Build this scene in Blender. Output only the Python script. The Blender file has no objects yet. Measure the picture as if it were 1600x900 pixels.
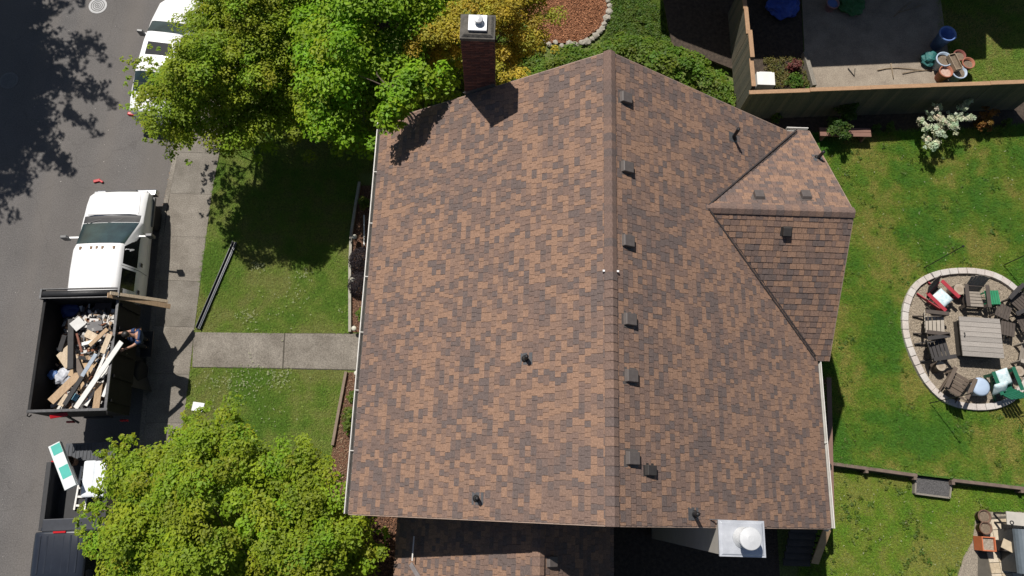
import bpy, bmesh, math, random
import numpy as np
from mathutils import Vector, Matrix, noise
random.seed(11)
rng = np.random.default_rng(11)
R = math.radians
scene = bpy.context.scene
COL = scene.collection

# ------------------------------------------------------------------ camera
FPX = 1185.286
CAM = np.array([-2.197, 0.3625, 24.0])
YAW, TILT, ROLL = -0.028432, 0.276152, 0.059772
def rz(a): return np.array([[math.cos(a), -math.sin(a), 0], [math.sin(a), math.cos(a), 0], [0, 0, 1]])
def rx(a): return np.array([[1, 0, 0], [0, math.cos(a), -math.sin(a)], [0, math.sin(a), math.cos(a)]])
CR = rz(YAW) @ rx(TILT) @ rz(ROLL)
cd = bpy.data.cameras.new('camera')
cd.sensor_width = 36.0
cd.lens = FPX / 1600 * 36.0
cd.clip_start = 0.1
cd.clip_end = 2000
co = bpy.data.objects.new('camera', cd)
COL.objects.link(co)
m4 = Matrix([list(CR[i]) + [float(CAM[i])] for i in range(3)] + [[0, 0, 0, 1]])
co.matrix_world = m4
scene.camera = co
# ------------------------------------------------------------------ sky, sun, exposure
SUN_EL, SUN_AZ = R(57), R(-33)          # azimuth from +Y towards +X
SDIR = Vector((math.sin(SUN_AZ) * math.cos(SUN_EL), math.cos(SUN_AZ) * math.cos(SUN_EL), math.sin(SUN_EL)))
world = bpy.data.worlds.new('World')
scene.world = world
world.use_nodes = True
wn = world.node_tree.nodes
sky = wn.new('ShaderNodeTexSky')
sky.sky_type = 'NISHITA'
sky.sun_disc = False
sky.sun_elevation = SUN_EL
sky.sun_rotation = SUN_AZ % (2 * math.pi)
wn['Background'].inputs['Strength'].default_value = 0.05
world.node_tree.links.new(sky.outputs[0], wn['Background'].inputs['Color'])
sl = bpy.data.lights.new('sun', 'SUN')
sl.energy = 5.0
sl.angle = R(0.53)
sl.color = (1.0, 0.95, 0.88)
so = bpy.data.objects.new('sun', sl)
COL.objects.link(so)
so.location = (-20, 30, 50)
so.rotation_euler = SDIR.to_track_quat('Z', 'Y').to_euler()
scene.view_settings.view_transform = 'Standard'
scene.view_settings.look = 'None'
scene.view_settings.gamma = 1.0
scene.view_settings.exposure = 0.18

# ------------------------------------------------------------------ helpers
def P(x, y, z=0.0):
    """ground-plan point at height z seen at photo position x, y (1600 x 900)"""
    d = CR @ np.array([(x - 800) / FPX, (450 - y) / FPX, -1.0])
    s = (z - CAM[2]) / d[2]
    v = CAM + s * d
    return Vector((float(v[0]), float(v[1]), float(z)))
def PP(pts, z): return [P(x, y, z) for x, y in pts]

_mats = {}
def M(name, c=(.5, .5, .5), c2=None, scale=6.0, rough=0.75, metal=0.0, bump=0.0, bscale=None, spec=0.4, detail=6.0, grain=0.0, stretch=None, coat=0.0):
    if name in _mats: return _mats[name]
    m = bpy.data.materials.new(name)
    m.use_nodes = True
    nt = m.node_tree
    b = nt.nodes['Principled BSDF']
    b.inputs['Roughness'].default_value = rough
    b.inputs['Metallic'].default_value = metal
    b.inputs['Specular IOR Level'].default_value = spec
    if coat: b.inputs['Coat Weight'].default_value = coat
    c = tuple(c) + (1,)
    c2 = tuple(c2) + (1,) if c2 else tuple(v * 0.75 for v in c[:3]) + (1,)
    tc = nt.nodes.new('ShaderNodeTexCoord')
    mp = nt.nodes.new('ShaderNodeMapping')
    nt.links.new(tc.outputs['Object'], mp.inputs[0])
    if stretch: mp.inputs['Scale'].default_value = stretch
    n = nt.nodes.new('ShaderNodeTexNoise')
    n.inputs['Scale'].default_value = scale
    n.inputs['Detail'].default_value = detail
    n.inputs['Roughness'].default_value = 0.65
    nt.links.new(mp.outputs[0], n.inputs['Vector'])
    rp = nt.nodes.new('ShaderNodeValToRGB')
    rp.color_ramp.elements[0].position = 0.32
    rp.color_ramp.elements[1].position = 0.68
    rp.color_ramp.elements[0].color = c2
    rp.color_ramp.elements[1].color = c
    nt.links.new(n.outputs['Fac'], rp.inputs[0])
    out = rp.outputs[0]
    if grain:
        g = nt.nodes.new('ShaderNodeTexNoise')
        g.inputs['Scale'].default_value = 30.0
        g.inputs['Detail'].default_value = 3.0
        nt.links.new(tc.outputs['Object'], g.inputs['Vector'])
        mr = nt.nodes.new('ShaderNodeMapRange')
        mr.inputs[1].default_value = 0.3; mr.inputs[2].default_value = 0.7
        mr.inputs[3].default_value = 1 - grain; mr.inputs[4].default_value = 1 + grain
        nt.links.new(g.outputs['Fac'], mr.inputs[0])
        mx = nt.nodes.new('ShaderNodeMix'); mx.data_type = 'RGBA'; mx.blend_type = 'MULTIPLY'
        mx.inputs[0].default_value = 1.0
        nt.links.new(out, mx.inputs[6]); nt.links.new(mr.outputs[0], mx.inputs[7])
        out = mx.outputs[2]
    nt.links.new(out, b.inputs['Base Color'])
    if bump:
        bn = nt.nodes.new('ShaderNodeTexNoise')
        bn.inputs['Scale'].default_value = bscale or scale * 4
        bn.inputs['Detail'].default_value = 5.0
        nt.links.new(tc.outputs['Object'], bn.inputs['Vector'])
        bp = nt.nodes.new('ShaderNodeBump')
        bp.inputs['Strength'].default_value = bump
        bp.inputs['Distance'].default_value = 0.02
        nt.links.new(bn.outputs['Fac'], bp.inputs['Height'])
        nt.links.new(bp.outputs[0], b.inputs['Normal'])
    _mats[name] = m
    return m

def leaf_mat(name, transl=0.48, rough=0.55):
    if name in _mats: return _mats[name]
    m = bpy.data.materials.new(name); m.use_nodes = True
    nt = m.node_tree; b = nt.nodes['Principled BSDF']
    at = nt.nodes.new('ShaderNodeAttribute'); at.attribute_name = 'tint'
    nt.links.new(at.outputs['Color'], b.inputs['Base Color'])
    b.inputs['Roughness'].default_value = rough
    b.inputs['Specular IOR Level'].default_value = 0.3
    tr = nt.nodes.new('ShaderNodeBsdfTranslucent')
    mx = nt.nodes.new('ShaderNodeMixShader'); mx.inputs[0].default_value = transl
    nt.links.new(at.outputs['Color'], tr.inputs['Color'])
    nt.links.new(b.outputs[0], mx.inputs[1]); nt.links.new(tr.outputs[0], mx.inputs[2])
    nt.links.new(mx.outputs[0], nt.nodes['Material Output'].inputs['Surface'])
    _mats[name] = m
    return m

def link(name, me, mats=None, parent=None):
    o = bpy.data.objects.new(name, me)
    COL.objects.link(o)
    if parent is not None: o.parent = parent
    if mats is not None and me is not None:
        for mm in (mats if isinstance(mats, (list, tuple)) else [mats]): me.materials.append(mm)
    return o
def empty(name, loc=(0, 0, 0), rz_=0.0):
    o = bpy.data.objects.new(name, None); COL.objects.link(o)
    o.empty_display_size = 0.3
    o.location = loc; o.rotation_euler = (0, 0, rz_)
    return o
def tag(o, label=None, cat=None, group=None, kind=None):
    if label: o['label'] = label
    if cat: o['category'] = cat
    if group: o['group'] = group
    if kind: o['kind'] = kind
    return o

class MB:
    def __init__(s): s.v = []; s.f = []; s.mi = []
    def add(s, vs, fs, mi=0):
        n = len(s.v)
        s.v += [tuple(v) for v in vs]
        s.f += [tuple(i + n for i in f) for f in fs]
        s.mi += [mi] * len(fs)
        return s
    def box(s, c, size, rot=None, mi=0, taper=1.0):
        hx, hy, hz = size[0] / 2, size[1] / 2, size[2] / 2
        vs = [Vector((sx * hx * (taper if sz > 0 else 1), sy * hy * (taper if sz > 0 else 1), sz * hz)) for sz in (-1, 1) for sy in (-1, 1) for sx in (-1, 1)]
        if rot is not None: vs = [rot @ v for v in vs]
        c = Vector(c)
        return s.add([v + c for v in vs], [(0, 2, 3, 1), (4, 5, 7, 6), (0, 1, 5, 4), (2, 6, 7, 3), (0, 4, 6, 2), (1, 3, 7, 5)], mi)
    def bar(s, a, b, w, h, mi=0, up=(0, 0, 1)):
        a, b = Vector(a), Vector(b); d = (b - a); L = d.length; d.normalize()
        u = Vector(up)
        x = d.cross(u)
        if x.length < 1e-4: x = d.cross(Vector((1, 0, 0)))
        x.normalize(); z = x.cross(d)
        rot = Matrix((x, d, z)).transposed()
        return s.box((a + b) / 2, (w, L, h), rot, mi)
    def prism(s, poly, z0, z1, mi=0, mi_side=None):
        n = len(poly); A = sum(poly[i][0] * poly[(i + 1) % n][1] - poly[(i + 1) % n][0] * poly[i][1] for i in range(n))
        if A < 0: poly = poly[::-1]
        vs = [(p[0], p[1], z0) for p in poly] + [(p[0], p[1], z1) for p in poly]
        k = len(s.v)
        s.add(vs, [tuple(range(n, 2 * n))], mi)
        s.f += [tuple(k + i for i in range(n - 1, -1, -1))]; s.mi += [mi]
        for i in range(n):
            s.f.append((k + i, k + (i + 1) % n, k + n + (i + 1) % n, k + n + i)); s.mi.append(mi if mi_side is None else mi_side)
        return s
    def tube(s, pts, r, n=8, mi=0, cap=True):
        pts = [Vector(p) for p in pts]
        rs = r if isinstance(r, (list, tuple)) else [r] * len(pts)
        k = len(s.v); prev = None
        for i, p in enumerate(pts):
            d = (pts[min(i + 1, len(pts) - 1)] - pts[max(i - 1, 0)]).normalized()
            x = d.cross(Vector((0, 0, 1)))
            if x.length < 1e-3: x = Vector((1, 0, 0))
            if prev is not None:
                x = prev - d * prev.dot(d)
            x.normalize(); prev = x; y = d.cross(x)
            for j in range(n):
                a = 2 * math.pi * j / n
                s.v.append(tuple(p + (x * math.cos(a) + y * math.sin(a)) * rs[i]))
        for i in range(len(pts) - 1):
            for j in range(n):
                s.f.append((k + i * n + j, k + i * n + (j + 1) % n, k + (i + 1) * n + (j + 1) % n, k + (i + 1) * n + j)); s.mi.append(mi)
        if cap:
            s.f.append(tuple(k + j for j in range(n - 1, -1, -1))); s.mi.append(mi)
            e = k + (len(pts) - 1) * n
            s.f.append(tuple(e + j for j in range(n))); s.mi.append(mi)
        return s
    def lathe(s, prof, n=20, c=(0, 0, 0), mi=0, rot=None, cap=True):
        k = len(s.v); c = Vector(c)
        for r, z in prof:
            for j in range(n):
                a = 2 * math.pi * j / n
                v = Vector((r * math.cos(a), r * math.sin(a), z))
                if rot is not None: v = rot @ v
                s.v.append(tuple(v + c))
        for i in range(len(prof) - 1):
            for j in range(n):
                s.f.append((k + i * n + j, k + i * n + (j + 1) % n, k + (i + 1) * n + (j + 1) % n, k + (i + 1) * n + j)); s.mi.append(mi)
        if cap and prof[0][0] > 1e-5:
            s.f.append(tuple(k + j for j in range(n - 1, -1, -1))); s.mi.append(mi)
        if cap and prof[-1][0] > 1e-5:
            e = k + (len(prof) - 1) * n
            s.f.append(tuple(e + j for j in range(n))); s.mi.append(mi)
        return s
    def mesh(s, name, smooth=False):
        me = bpy.data.meshes.new(name)
        me.from_pydata(s.v, [], s.f)
        me.polygons.foreach_set('material_index', s.mi)
        if smooth: me.polygons.foreach_set('use_smooth', [True] * len(s.f))
        me.update()
        return me
    def build(s, name, mats, parent=None, smooth=False, bevel=0.0, sub=0):
        me = s.mesh(name, smooth)
        o = link(name, me, mats, parent)
        if bevel:
            b = o.modifiers.new('bevel', 'BEVEL'); b.width = bevel; b.segments = 2; b.limit_method = 'ANGLE'; b.angle_limit = R(40)
        if sub:
            d = o.modifiers.new('sub', 'SUBSURF'); d.levels = sub; d.render_levels = sub
        return o

def children(o): return [c for c in bpy.data.objects if c.parent == o]
def copy_tree(o, parent=None):
    c = o.copy(); COL.objects.link(c)
    if parent is not None: c.parent = parent
    for ch in children(o): copy_tree(ch, c)
    return c
def rotz(a): return Matrix.Rotation(a, 3, 'Z')

def in_poly(pts, poly):
    x, y = pts[:, 0], pts[:, 1]; ins = np.zeros(len(pts), bool); n = len(poly)
    for i in range(n):
        x1, y1 = poly[i][0], poly[i][1]; x2, y2 = poly[(i + 1) % n][0], poly[(i + 1) % n][1]
        c = ((y1 > y) != (y2 > y)) & (x < (x2 - x1) * (y - y1) / (y2 - y1 + 1e-12) + x1)
        ins ^= c
    return ins
def edge_dist(pts, poly):
    d = np.full(len(pts), 1e9); n = len(poly)
    for i in range(n):
        a = np.array(poly[i][:2]); b = np.array(poly[(i + 1) % n][:2]); ab = b - a
        t = np.clip(((pts - a) @ ab) / (ab @ ab + 1e-12), 0, 1)
        d = np.minimum(d, np.linalg.norm(pts - (a + t[:, None] * ab), axis=1))
    return d
def sample_poly(poly, n):
    a = np.array([p[:2] for p in poly]); lo, hi = a.min(0), a.max(0); out = np.zeros((0, 2))
    while len(out) < n:
        q = lo + rng.random((n * 2, 2)) * (hi - lo)
        out = np.vstack([out, q[in_poly(q, poly)]])
    return out[:n]

def tint_mesh(name, V, Fc, T, mat, parent=None):
    """V (n,3), Fc (m,3) triangles, T (n,3) colours"""
    me = bpy.data.meshes.new(name)
    me.vertices.add(len(V)); me.vertices.foreach_set('co', np.ascontiguousarray(V, np.float32).ravel())
    me.loops.add(len(Fc) * 3); me.loops.foreach_set('vertex_index', np.ascontiguousarray(Fc, np.int32).ravel())
    me.polygons.add(len(Fc)); me.polygons.foreach_set('loop_start', np.arange(len(Fc), dtype=np.int32) * 3)
    try: me.polygons.foreach_set('loop_total', np.full(len(Fc), 3, np.int32))
    except Exception: pass
    ca = me.color_attributes.new('tint', 'FLOAT_COLOR', 'POINT')
    ca.data.foreach_set('color', np.ascontiguousarray(np.hstack([T, np.ones((len(T), 1))]), np.float32).ravel())
    me.update(calc_edges=True); me.validate()
    return link(name, me, mat, parent)

def unit(a): return a / (np.linalg.norm(a, axis=1, keepdims=True) + 1e-9)
def leaves(name, C, size, N, tint, mat, parent=None, aspect=0.6, fold=0.25):
    n = len(C); N = unit(N)
    a = rng.normal(size=(n, 3)); L = unit(a - (a * N).sum(1, keepdims=True) * N); W = np.cross(N, L)
    s = size[:, None]
    V = np.stack([C - L * s * .5, C + W * s * aspect * .5 + N * s * fold * .4, C + L * s * .5, C - W * s * aspect * .5 + N * s * fold * .4], 1).reshape(-1, 3)
    i = np.arange(n)[:, None] * 4
    Fc = np.concatenate([i + [0, 1, 2], i + [0, 2, 3]], 1).reshape(-1, 3)
    return tint_mesh(name, V, Fc, np.repeat(tint, 4, 0), mat, parent)

def clump_leaves(cl, rad, per, size, flat=0.55, col=(.06, .12, .02), col2=(.12, .19, .03), upb=0.8):
    """leaf clumps: cl (n,3) centres, rad (n,) radii"""
    k = len(cl)
    cnt = np.maximum(9, (per * np.clip(rad / (np.median(rad) + 1e-6), .25, 1.5) ** 1.7)).astype(int)
    idx = np.repeat(np.arange(k), cnt)
    u = unit(rng.normal(size=(len(idx), 3)))
    r = rng.random(len(idx)) ** 0.45
    u[:, 2] = np.abs(u[:, 2]) * 1.1 - 0.25
    off = u * (r * rad[idx])[:, None]; off[:, 2] *= flat
    C = cl[idx] + off
    N = u * 0.5 + np.array([-.12, .18, upb]) + rng.normal(size=u.shape) * 0.28
    t = rng.random(k)[idx] * 0.55 + rng.random(len(idx)) * 0.45
    c1, c2 = np.array(col), np.array(col2)
    T = c1 + (c2 - c1) * t[:, None]
    T *= (0.85 + 0.35 * rng.random((len(idx), 1)))
    T = T * np.column_stack([.82 + .34 * rng.random(k), .9 + .2 * rng.random(k), np.ones(k)])[idx]
    S = size * (0.5 + 1.0 * rng.random(len(idx)) ** 1.3)
    return C, S, N, T

def tree(name, label, poly_px, zmid, ztop, base, nclump, per, crad, lsize, col, col2, cat='tree', trunk_r=0.14, group=None, holes=0.0, zlow=None, bark=None, flat=0.7, zp=None, sprigs=None, extra=None):
    poly = PP(poly_px, zp if zp is not None else zmid)
    pl = [(p.x, p.y) for p in poly]
    pts = sample_poly(pl, nclump)
    d = edge_dist(pts, pl); D = max(d.max() * 0.75, 0.1)
    h = np.clip(d / D, 0, 1) ** 0.7
    nz = np.array([noise.noise(Vector((float(p[0]) * 0.9, float(p[1]) * 0.9, 3.1 + zmid))) for p in pts])
    z = zmid + (ztop - zmid) * np.clip(h + nz * 0.5, 0, 1.2) * (0.75 + 0.25 * rng.random(nclump))
    low = rng.random(nclump) < 0.22
    z[low] -= rng.random(low.sum()) * (ztop - zmid) * 0.7 + 0.2
    if holes:
        n2 = np.array([noise.noise(Vector((float(p[0]) * 2.1, float(p[1]) * 2.1, 7.7 + zmid))) for p in pts]); keep = (nz > -holes) & (n2 > -holes * .8)
        pts, z, d = pts[keep], z[keep], d[keep]
    pts = pts + rng.normal(size=pts.shape) * np.where(d < .45, .27, .05)[:, None]
    if sprigs:
        sp = np.array([[*P(x + rng.normal() * 7, y + rng.normal() * 7, zmid).xy] for x, y in sprigs for _ in range(6)])
        pts = np.vstack([pts, sp]); z = np.concatenate([z, zmid + rng.normal(size=len(sp)) * .15]); d = np.concatenate([d, np.full(len(sp), -.05)])
    if extra:
        ex = np.array([list(P(x + rng.normal() * 6, y + rng.normal() * 6, zz)) for x, y, zz in extra for _ in range(5)])
        pts = np.vstack([pts, ex[:, :2]]); z = np.concatenate([z, ex[:, 2] + rng.normal(size=len(ex)) * .15]); d = np.concatenate([d, np.full(len(ex), .15)])
    cl = np.column_stack([pts, z])
    rad = crad * (0.6 + 0.7 * rng.random(len(cl)))
    rad = np.minimum(rad, np.maximum(d * 0.9 + 0.13, 0.09))
    up_ = sample_poly(pl, max(60, nclump // 2)); du = edge_dist(up_, pl); up_ = up_[du > .25]; du = du[du > .25]
    zu = zmid + (ztop - zmid) * np.clip(du / D, 0, 1) ** .7 * .55 - .25 - .4 * rng.random(len(up_))
    cl = np.vstack([cl, np.column_stack([up_, zu])]); rad = np.concatenate([rad, np.full(len(up_), crad * 1.15)])
    root = empty(name, (base[0], base[1], base[2]))
    tag(root, label, cat, group)
    C, S, N, T = clump_leaves(cl, rad, per, lsize, flat, col, col2)
    off = np.array([base[0], base[1], base[2]])
    leaves('crown', C - off, S, N, T, leaf_mat('leaf_tissue'), root)
    bk = bark or M('bark', (.13, .10, .075), (.06, .045, .035), 9, 0.9, bump=.5, stretch=(1, 1, .25))
    cx, cy = cl[:, 0].mean(), cl[:, 1].mean()
    fork = Vector((base[0] * .6 + cx * .4, base[1] * .6 + cy * .4, base[2] + (zmid - base[2]) * 0.55))
    b0 = Vector(base)
    mb = MB()
    mb.tube([Vector((0, 0, -0.05)), Vector((.02, .01, .25)), (fork - b0) * .5 + Vector((.04, -.03, 0)), fork - b0], [trunk_r * 1.5, trunk_r * 1.1, trunk_r, trunk_r * .8], 10)
    mb.build('trunk', bk, root, True)
    order = rng.permutation(len(cl)); nl = max(5, min(12, len(cl) // 14))
    lt = []
    lb = MB()
    for i in order[:nl]:
        e = Vector(cl[i]) - Vector((0, 0, .15)); mid = fork.lerp(e, .5) + Vector((0, 0, .25 * (zmid - base[2]) * .2)) + Vector(rng.normal(size=3) * .12)
        lb.tube([fork - b0 - Vector((0, 0, .1)), fork.lerp(mid, .5) - b0, mid - b0, e - b0], [trunk_r * .6, trunk_r * .45, trunk_r * .3, trunk_r * .1], 6)
        lt += [mid, mid.lerp(e, .5)]
    lb.build('limb', bk, root, True)
    tb = MB()
    for i in order[nl:nl + 110]:
        e = Vector(cl[i]); s = min(lt, key=lambda q: (q - e).length)
        mid = s.lerp(e, .5) + Vector(rng.normal(size=3) * .08)
        tb.tube([s - b0, mid - b0, e - b0], [trunk_r * .2, trunk_r * .13, .006], 4, cap=False)
    if tb.v: tag(tb.build('twigs', bk, root, True), kind='stuff')
    return root
# ------------------------------------------------------------------ the setting
W, L, ZE, ZR = 5.746, 10.392, 5.0, 8.73
KP = (ZR - ZE) / W
TZ = 0.3                                   # level of the upper lawn
asphalt = M('asphalt', (.115, .108, .105), (.088, .083, .081), 0.55, .9, bump=.25, bscale=70, grain=.32, detail=4)
def add_cracks(m):
    nt = m.node_tree; b = nt.nodes['Principled BSDF']
    src = b.inputs['Base Color'].links[0].from_socket
    tc = [n for n in nt.nodes if n.type == 'TEX_COORD'][0]
    ns = nt.nodes.new('ShaderNodeTexNoise'); ns.inputs['Scale'].default_value = 1.3; ns.inputs['Detail'].default_value = 4
    nt.links.new(tc.outputs['Object'], ns.inputs['Vector'])
    va = nt.nodes.new('ShaderNodeVectorMath'); va.operation = 'MULTIPLY_ADD'
    va.inputs[1].default_value = (.7, .7, .7)
    nt.links.new(ns.outputs['Color'], va.inputs[0]); nt.links.new(tc.outputs['Object'], va.inputs[2])
    vo = nt.nodes.new('ShaderNodeTexVoronoi'); vo.feature = 'DISTANCE_TO_EDGE'; vo.inputs['Scale'].default_value = 0.3
    nt.links.new(va.outputs[0], vo.inputs['Vector'])
    mr = nt.nodes.new('ShaderNodeMapRange'); mr.inputs[1].default_value = 0.0; mr.inputs[2].default_value = 0.008
    mr.inputs[3].default_value = 0.84; mr.inputs[4].default_value = 1.0
    nt.links.new(vo.outputs['Distance'], mr.inputs[0])
    mx = nt.nodes.new('ShaderNodeMix'); mx.data_type = 'RGBA'; mx.blend_type = 'MULTIPLY'; mx.inputs[0].default_value = 1
    nt.links.new(src, mx.inputs[6]); nt.links.new(mr.outputs[0], mx.inputs[7])
    # pale worn wheel tracks and tan dust towards the kerb, wide stretched noise along the street
    mp = nt.nodes.new('ShaderNodeMapping'); mp.inputs['Scale'].default_value = (1.0, .07, 1)
    nt.links.new(tc.outputs['Object'], mp.inputs[0])
    n2 = nt.nodes.new('ShaderNodeTexNoise'); n2.inputs['Scale'].default_value = 0.9; n2.inputs['Detail'].default_value = 5
    nt.links.new(mp.outputs[0], n2.inputs['Vector'])
    m2 = nt.nodes.new('ShaderNodeMapRange'); m2.inputs[1].default_value = .35; m2.inputs[2].default_value = .7; m2.inputs[3].default_value = 0; m2.inputs[4].default_value = .45
    nt.links.new(n2.outputs['Fac'], m2.inputs[0])
    mx2 = nt.nodes.new('ShaderNodeMix'); mx2.data_type = 'RGBA'; mx2.inputs[7].default_value = (.15, .132, .115, 1)
    nt.links.new(m2.outputs[0], mx2.inputs[0]); nt.links.new(mx.outputs[2], mx2.inputs[6])
    nt.links.new(mx2.outputs[2], b.inputs['Base Color'])
add_cracks(asphalt)
concrete = M('concrete', (.205, .186, .160), (.125, .111, .093), 1.5, .9, bump=.3, bscale=60, grain=.3)
concrete_b = M('concrete_b', (.225, .202, .172), (.135, .118, .098), 1.3, .9, bump=.3, bscale=60, grain=.34)
earth = M('earth', (.10, .075, .05), (.05, .038, .026), 1.5, .95, bump=.6, bscale=20)
turf = M('turf', (.12, .155, .035), (.085, .105, .028), 1.2, .95, bump=.8, bscale=18, grain=.3)
turf_back = M('turf_back', (.06, .13, .015), (.05, .095, .012), 0.9, .95, bump=.8, bscale=18, grain=.3)
mulch = M('mulch', (.17, .085, .05), (.06, .03, .02), 22, .95, bump=1.0, bscale=50, grain=.4)
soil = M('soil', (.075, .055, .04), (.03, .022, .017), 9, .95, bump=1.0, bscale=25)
def struct(name, mb, mat): return tag(mb.build(name, mat), kind='structure')

CURB = [(-12.3, -14), (-12.7, -8), (-13.1, 0), (-13.38, 4), (-13.7, 9.4), (-13.62, 11.6), (-13.45, 14), (-13.2, 16), (-12.7, 20), (-11.4, 30)]
def cx(y, off=0.0):
    for (x1, y1), (x2, y2) in zip(CURB, CURB[1:]):
        if y1 <= y <= y2: return x1 + (x2 - x1) * (y - y1) / (y2 - y1) + off
    return (CURB[0] if y < CURB[0][1] else CURB[-1])[0] + off
SWR = [(-12.0, -14), (-12.03, 0), (-12.12, 4), (-12.17, 5.4), (-12.25, 10), (-12.2, 11.6), (-12.05, 14), (-11.8, 16), (-11.3, 20), (-10.0, 30)]
def sx(y):
    for (x1, y1), (x2, y2) in zip(SWR, SWR[1:]):
        if y1 <= y <= y2: return x1 + (x2 - x1) * (y - y1) / (y2 - y1)
    return -12
b = MB(); b.add([(-300, -300, -.5), (300, -300, -.5), (300, 300, -.5), (-300, 300, -.5)], [(0, 1, 2, 3)]); struct('ground', b, earth)
b = MB(); b.prism([(c[0] - .15, c[1]) for c in CURB] + [(-40, 30), (-40, -14)], -.49, -.13); struct('road', b, asphalt)
b = MB()
for (x1, y1), (x2, y2) in zip(CURB, CURB[1:]):
    b.prism([(x1 - .15, y1), (x1, y1), (x2, y2), (x2 - .15, y2)], -.49, -.012)
kerb = struct('kerb', b, concrete_b)
sw = struct('sidewalk', MB().prism([(x, y) for x, y in CURB] + [(x, y) for x, y in SWR[::-1]], -.49, -.03), M('joint_dirt', (.09, .08, .065), None, 6, .95))
ys = [10.1 - 1.53 * k for k in range(10, -7, -1)]
for y1, y2 in zip(ys, ys[1:]):
    b = MB(); g = .004
    b.prism([(cx(y1) + .01, y1 + g), (sx(y1) - .01, y1 + g), (sx(y2) - .01, y2 - g), (cx(y2) + .01, y2 - g)], -.06, random.uniform(-.004, .004))
    b.build('concrete_slab', concrete if random.random() < .6 else concrete_b, sw)
# front lawn slab, back lawns
FL = [(sx(y), y) for y in (-14, 0, 4, 5.4, 10, 14, 16, 20, 30)] + [(9.0, 30), (6.3, 20), (6.3, 11.2), (6.3, -14)]
struct('front_lawn', MB().prism(FL, -.49, -.012), turf)
WALL = [P(1285, 722, TZ), P(1297, 724, TZ), P(1432, 742, TZ), P(1436, 744, TZ), P(1487, 750, TZ), P(1600, 762, TZ), P(1700, 775, TZ)]
LLy = [(p.x, p.y) for p in WALL]
struct('lower_lawn', MB().prism([(6.301, -14), (30, -14), (30, LLy[-1][1])] + [(x, y) for x, y in LLy[::-1][1:]] + [(6.301, LLy[0][1])], -.49, -.016), turf)
struct('upper_lawn', MB().prism([(6.301, LLy[0][1] + .03)] + [(x, y + .03) for x, y in LLy] + [(30, LLy[-1][1]), (30, 30), (9.001, 30), (6.301, 20)], -.495, TZ), turf_back)
# walk from the pavement to the door
wk = struct('front_path', MB().prism([P(303, 520, 0).xy[:], P(301, 574, 0).xy[:], P(575, 579, 0).xy[:], P(577, 521, 0).xy[:]], -.1, .004), M('joint_dirt', (.06, .05, .04)))
for a, c in (((302.5, 519), (444, 521)), ((446, 521), (576, 522))):
    bl = {302.5: (300.5, 573), 446: (443, 575)}[a[0]]; br = {444: (441, 575), 576: (574, 578)}[c[0]]
    q = [P(*a, .02), P(*c, .02), P(*br, .02), P(*bl, .02)]
    MB().prism([v.xy[:] for v in q], -.05, .02).build('concrete_slab', concrete_b, wk)
# planting strips
struct('planting_bed', MB().prism([v.xy[:] for v in PP([(560, 290), (549, 365), (547, 400), (547, 519), (640, 519), (640, 290)], .0)], -.05, .008), mulch)
o = struct('planting_bed', MB().prism([v.xy[:] for v in PP([(542, 582), (519, 703), (505, 760), (500, 800), (640, 812), (660, 580)], .0)], -.05, .008), mulch)
struct('bark_mulch_ground', MB().prism([v.xy[:] for v in PP([(560, 780), (520, 1000), (760, 1000), (760, 780)], .0)], -.05, .012), M('bark_mulch', (.17, .09, .055), (.03, .017, .012), 14, .95, bump=1, bscale=25, grain=.4))

struct('side_yard_shade', MB().prism([(-1, -14), (6.25, -14), (6.25, .6), (-1, .6)], -.1, .006), soil)  # dark soil over the lawn, standing in for the gable's deep shade
# ------------------------------------------------------------------ house
granule = dict(rough=.92, bump=.35, bscale=90, grain=.22, spec=.15)
SH = [M('shingle_tan', (0.256, 0.159, 0.111), (0.230, 0.143, 0.100), 9, **granule),
      M('shingle_clay', (0.213, 0.139, 0.105), (0.192, 0.125, 0.094), 9, **granule),
      M('shingle_brown', (0.179, 0.122, 0.099), (0.161, 0.109, 0.089), 9, **granule),
      M('shingle_umber', (0.153, 0.109, 0.093), (0.138, 0.099, 0.084), 9, **granule),
      M('shingle_slate', (0.131, 0.101, 0.093), (0.118, 0.092, 0.083), 9, **granule)]
house = empty('house', (0, 0, 0))
tag(house, 'large house with brown mottled shingle gable roof seen from above', 'house')
wallm = M('house_siding', (.42, .38, .31), (.38, .34, .28), 3, .8, bump=.1)
fascia = M('fascia_paint', (.33, .24, .19), (.27, .2, .16), 5, .6)
white_paint = M('white_paint', (.72, .70, .66), (.6, .58, .54), 4, .5)
b = MB()
x0, x1, y0, y1 = -W + .5, W - .45, .38, L - .35
def gable(b, x0, x1, y0, y1, z0, ze, zr):
    xm = (x0 + x1) / 2
    v = [(x0, y0, z0), (x1, y0, z0), (x1, y0, ze), (xm, y0, zr), (x0, y0, ze), (x0, y1, z0), (x1, y1, z0), (x1, y1, ze), (xm, y1, zr), (x0, y1, ze)]
    b.add(v, [(0, 1, 2, 3, 4), (9, 8, 7, 6, 5), (0, 5, 6, 1), (1, 6, 7, 2), (4, 9, 5, 0), (2, 7, 8, 3), (3, 8, 9, 4)])
gable(b, x0, x1, y0, y1, -.3, ZE + .12, ZE + .12 + KP * (x1 - x0) / 2)
b.build('wall', wallm, house)
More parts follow.
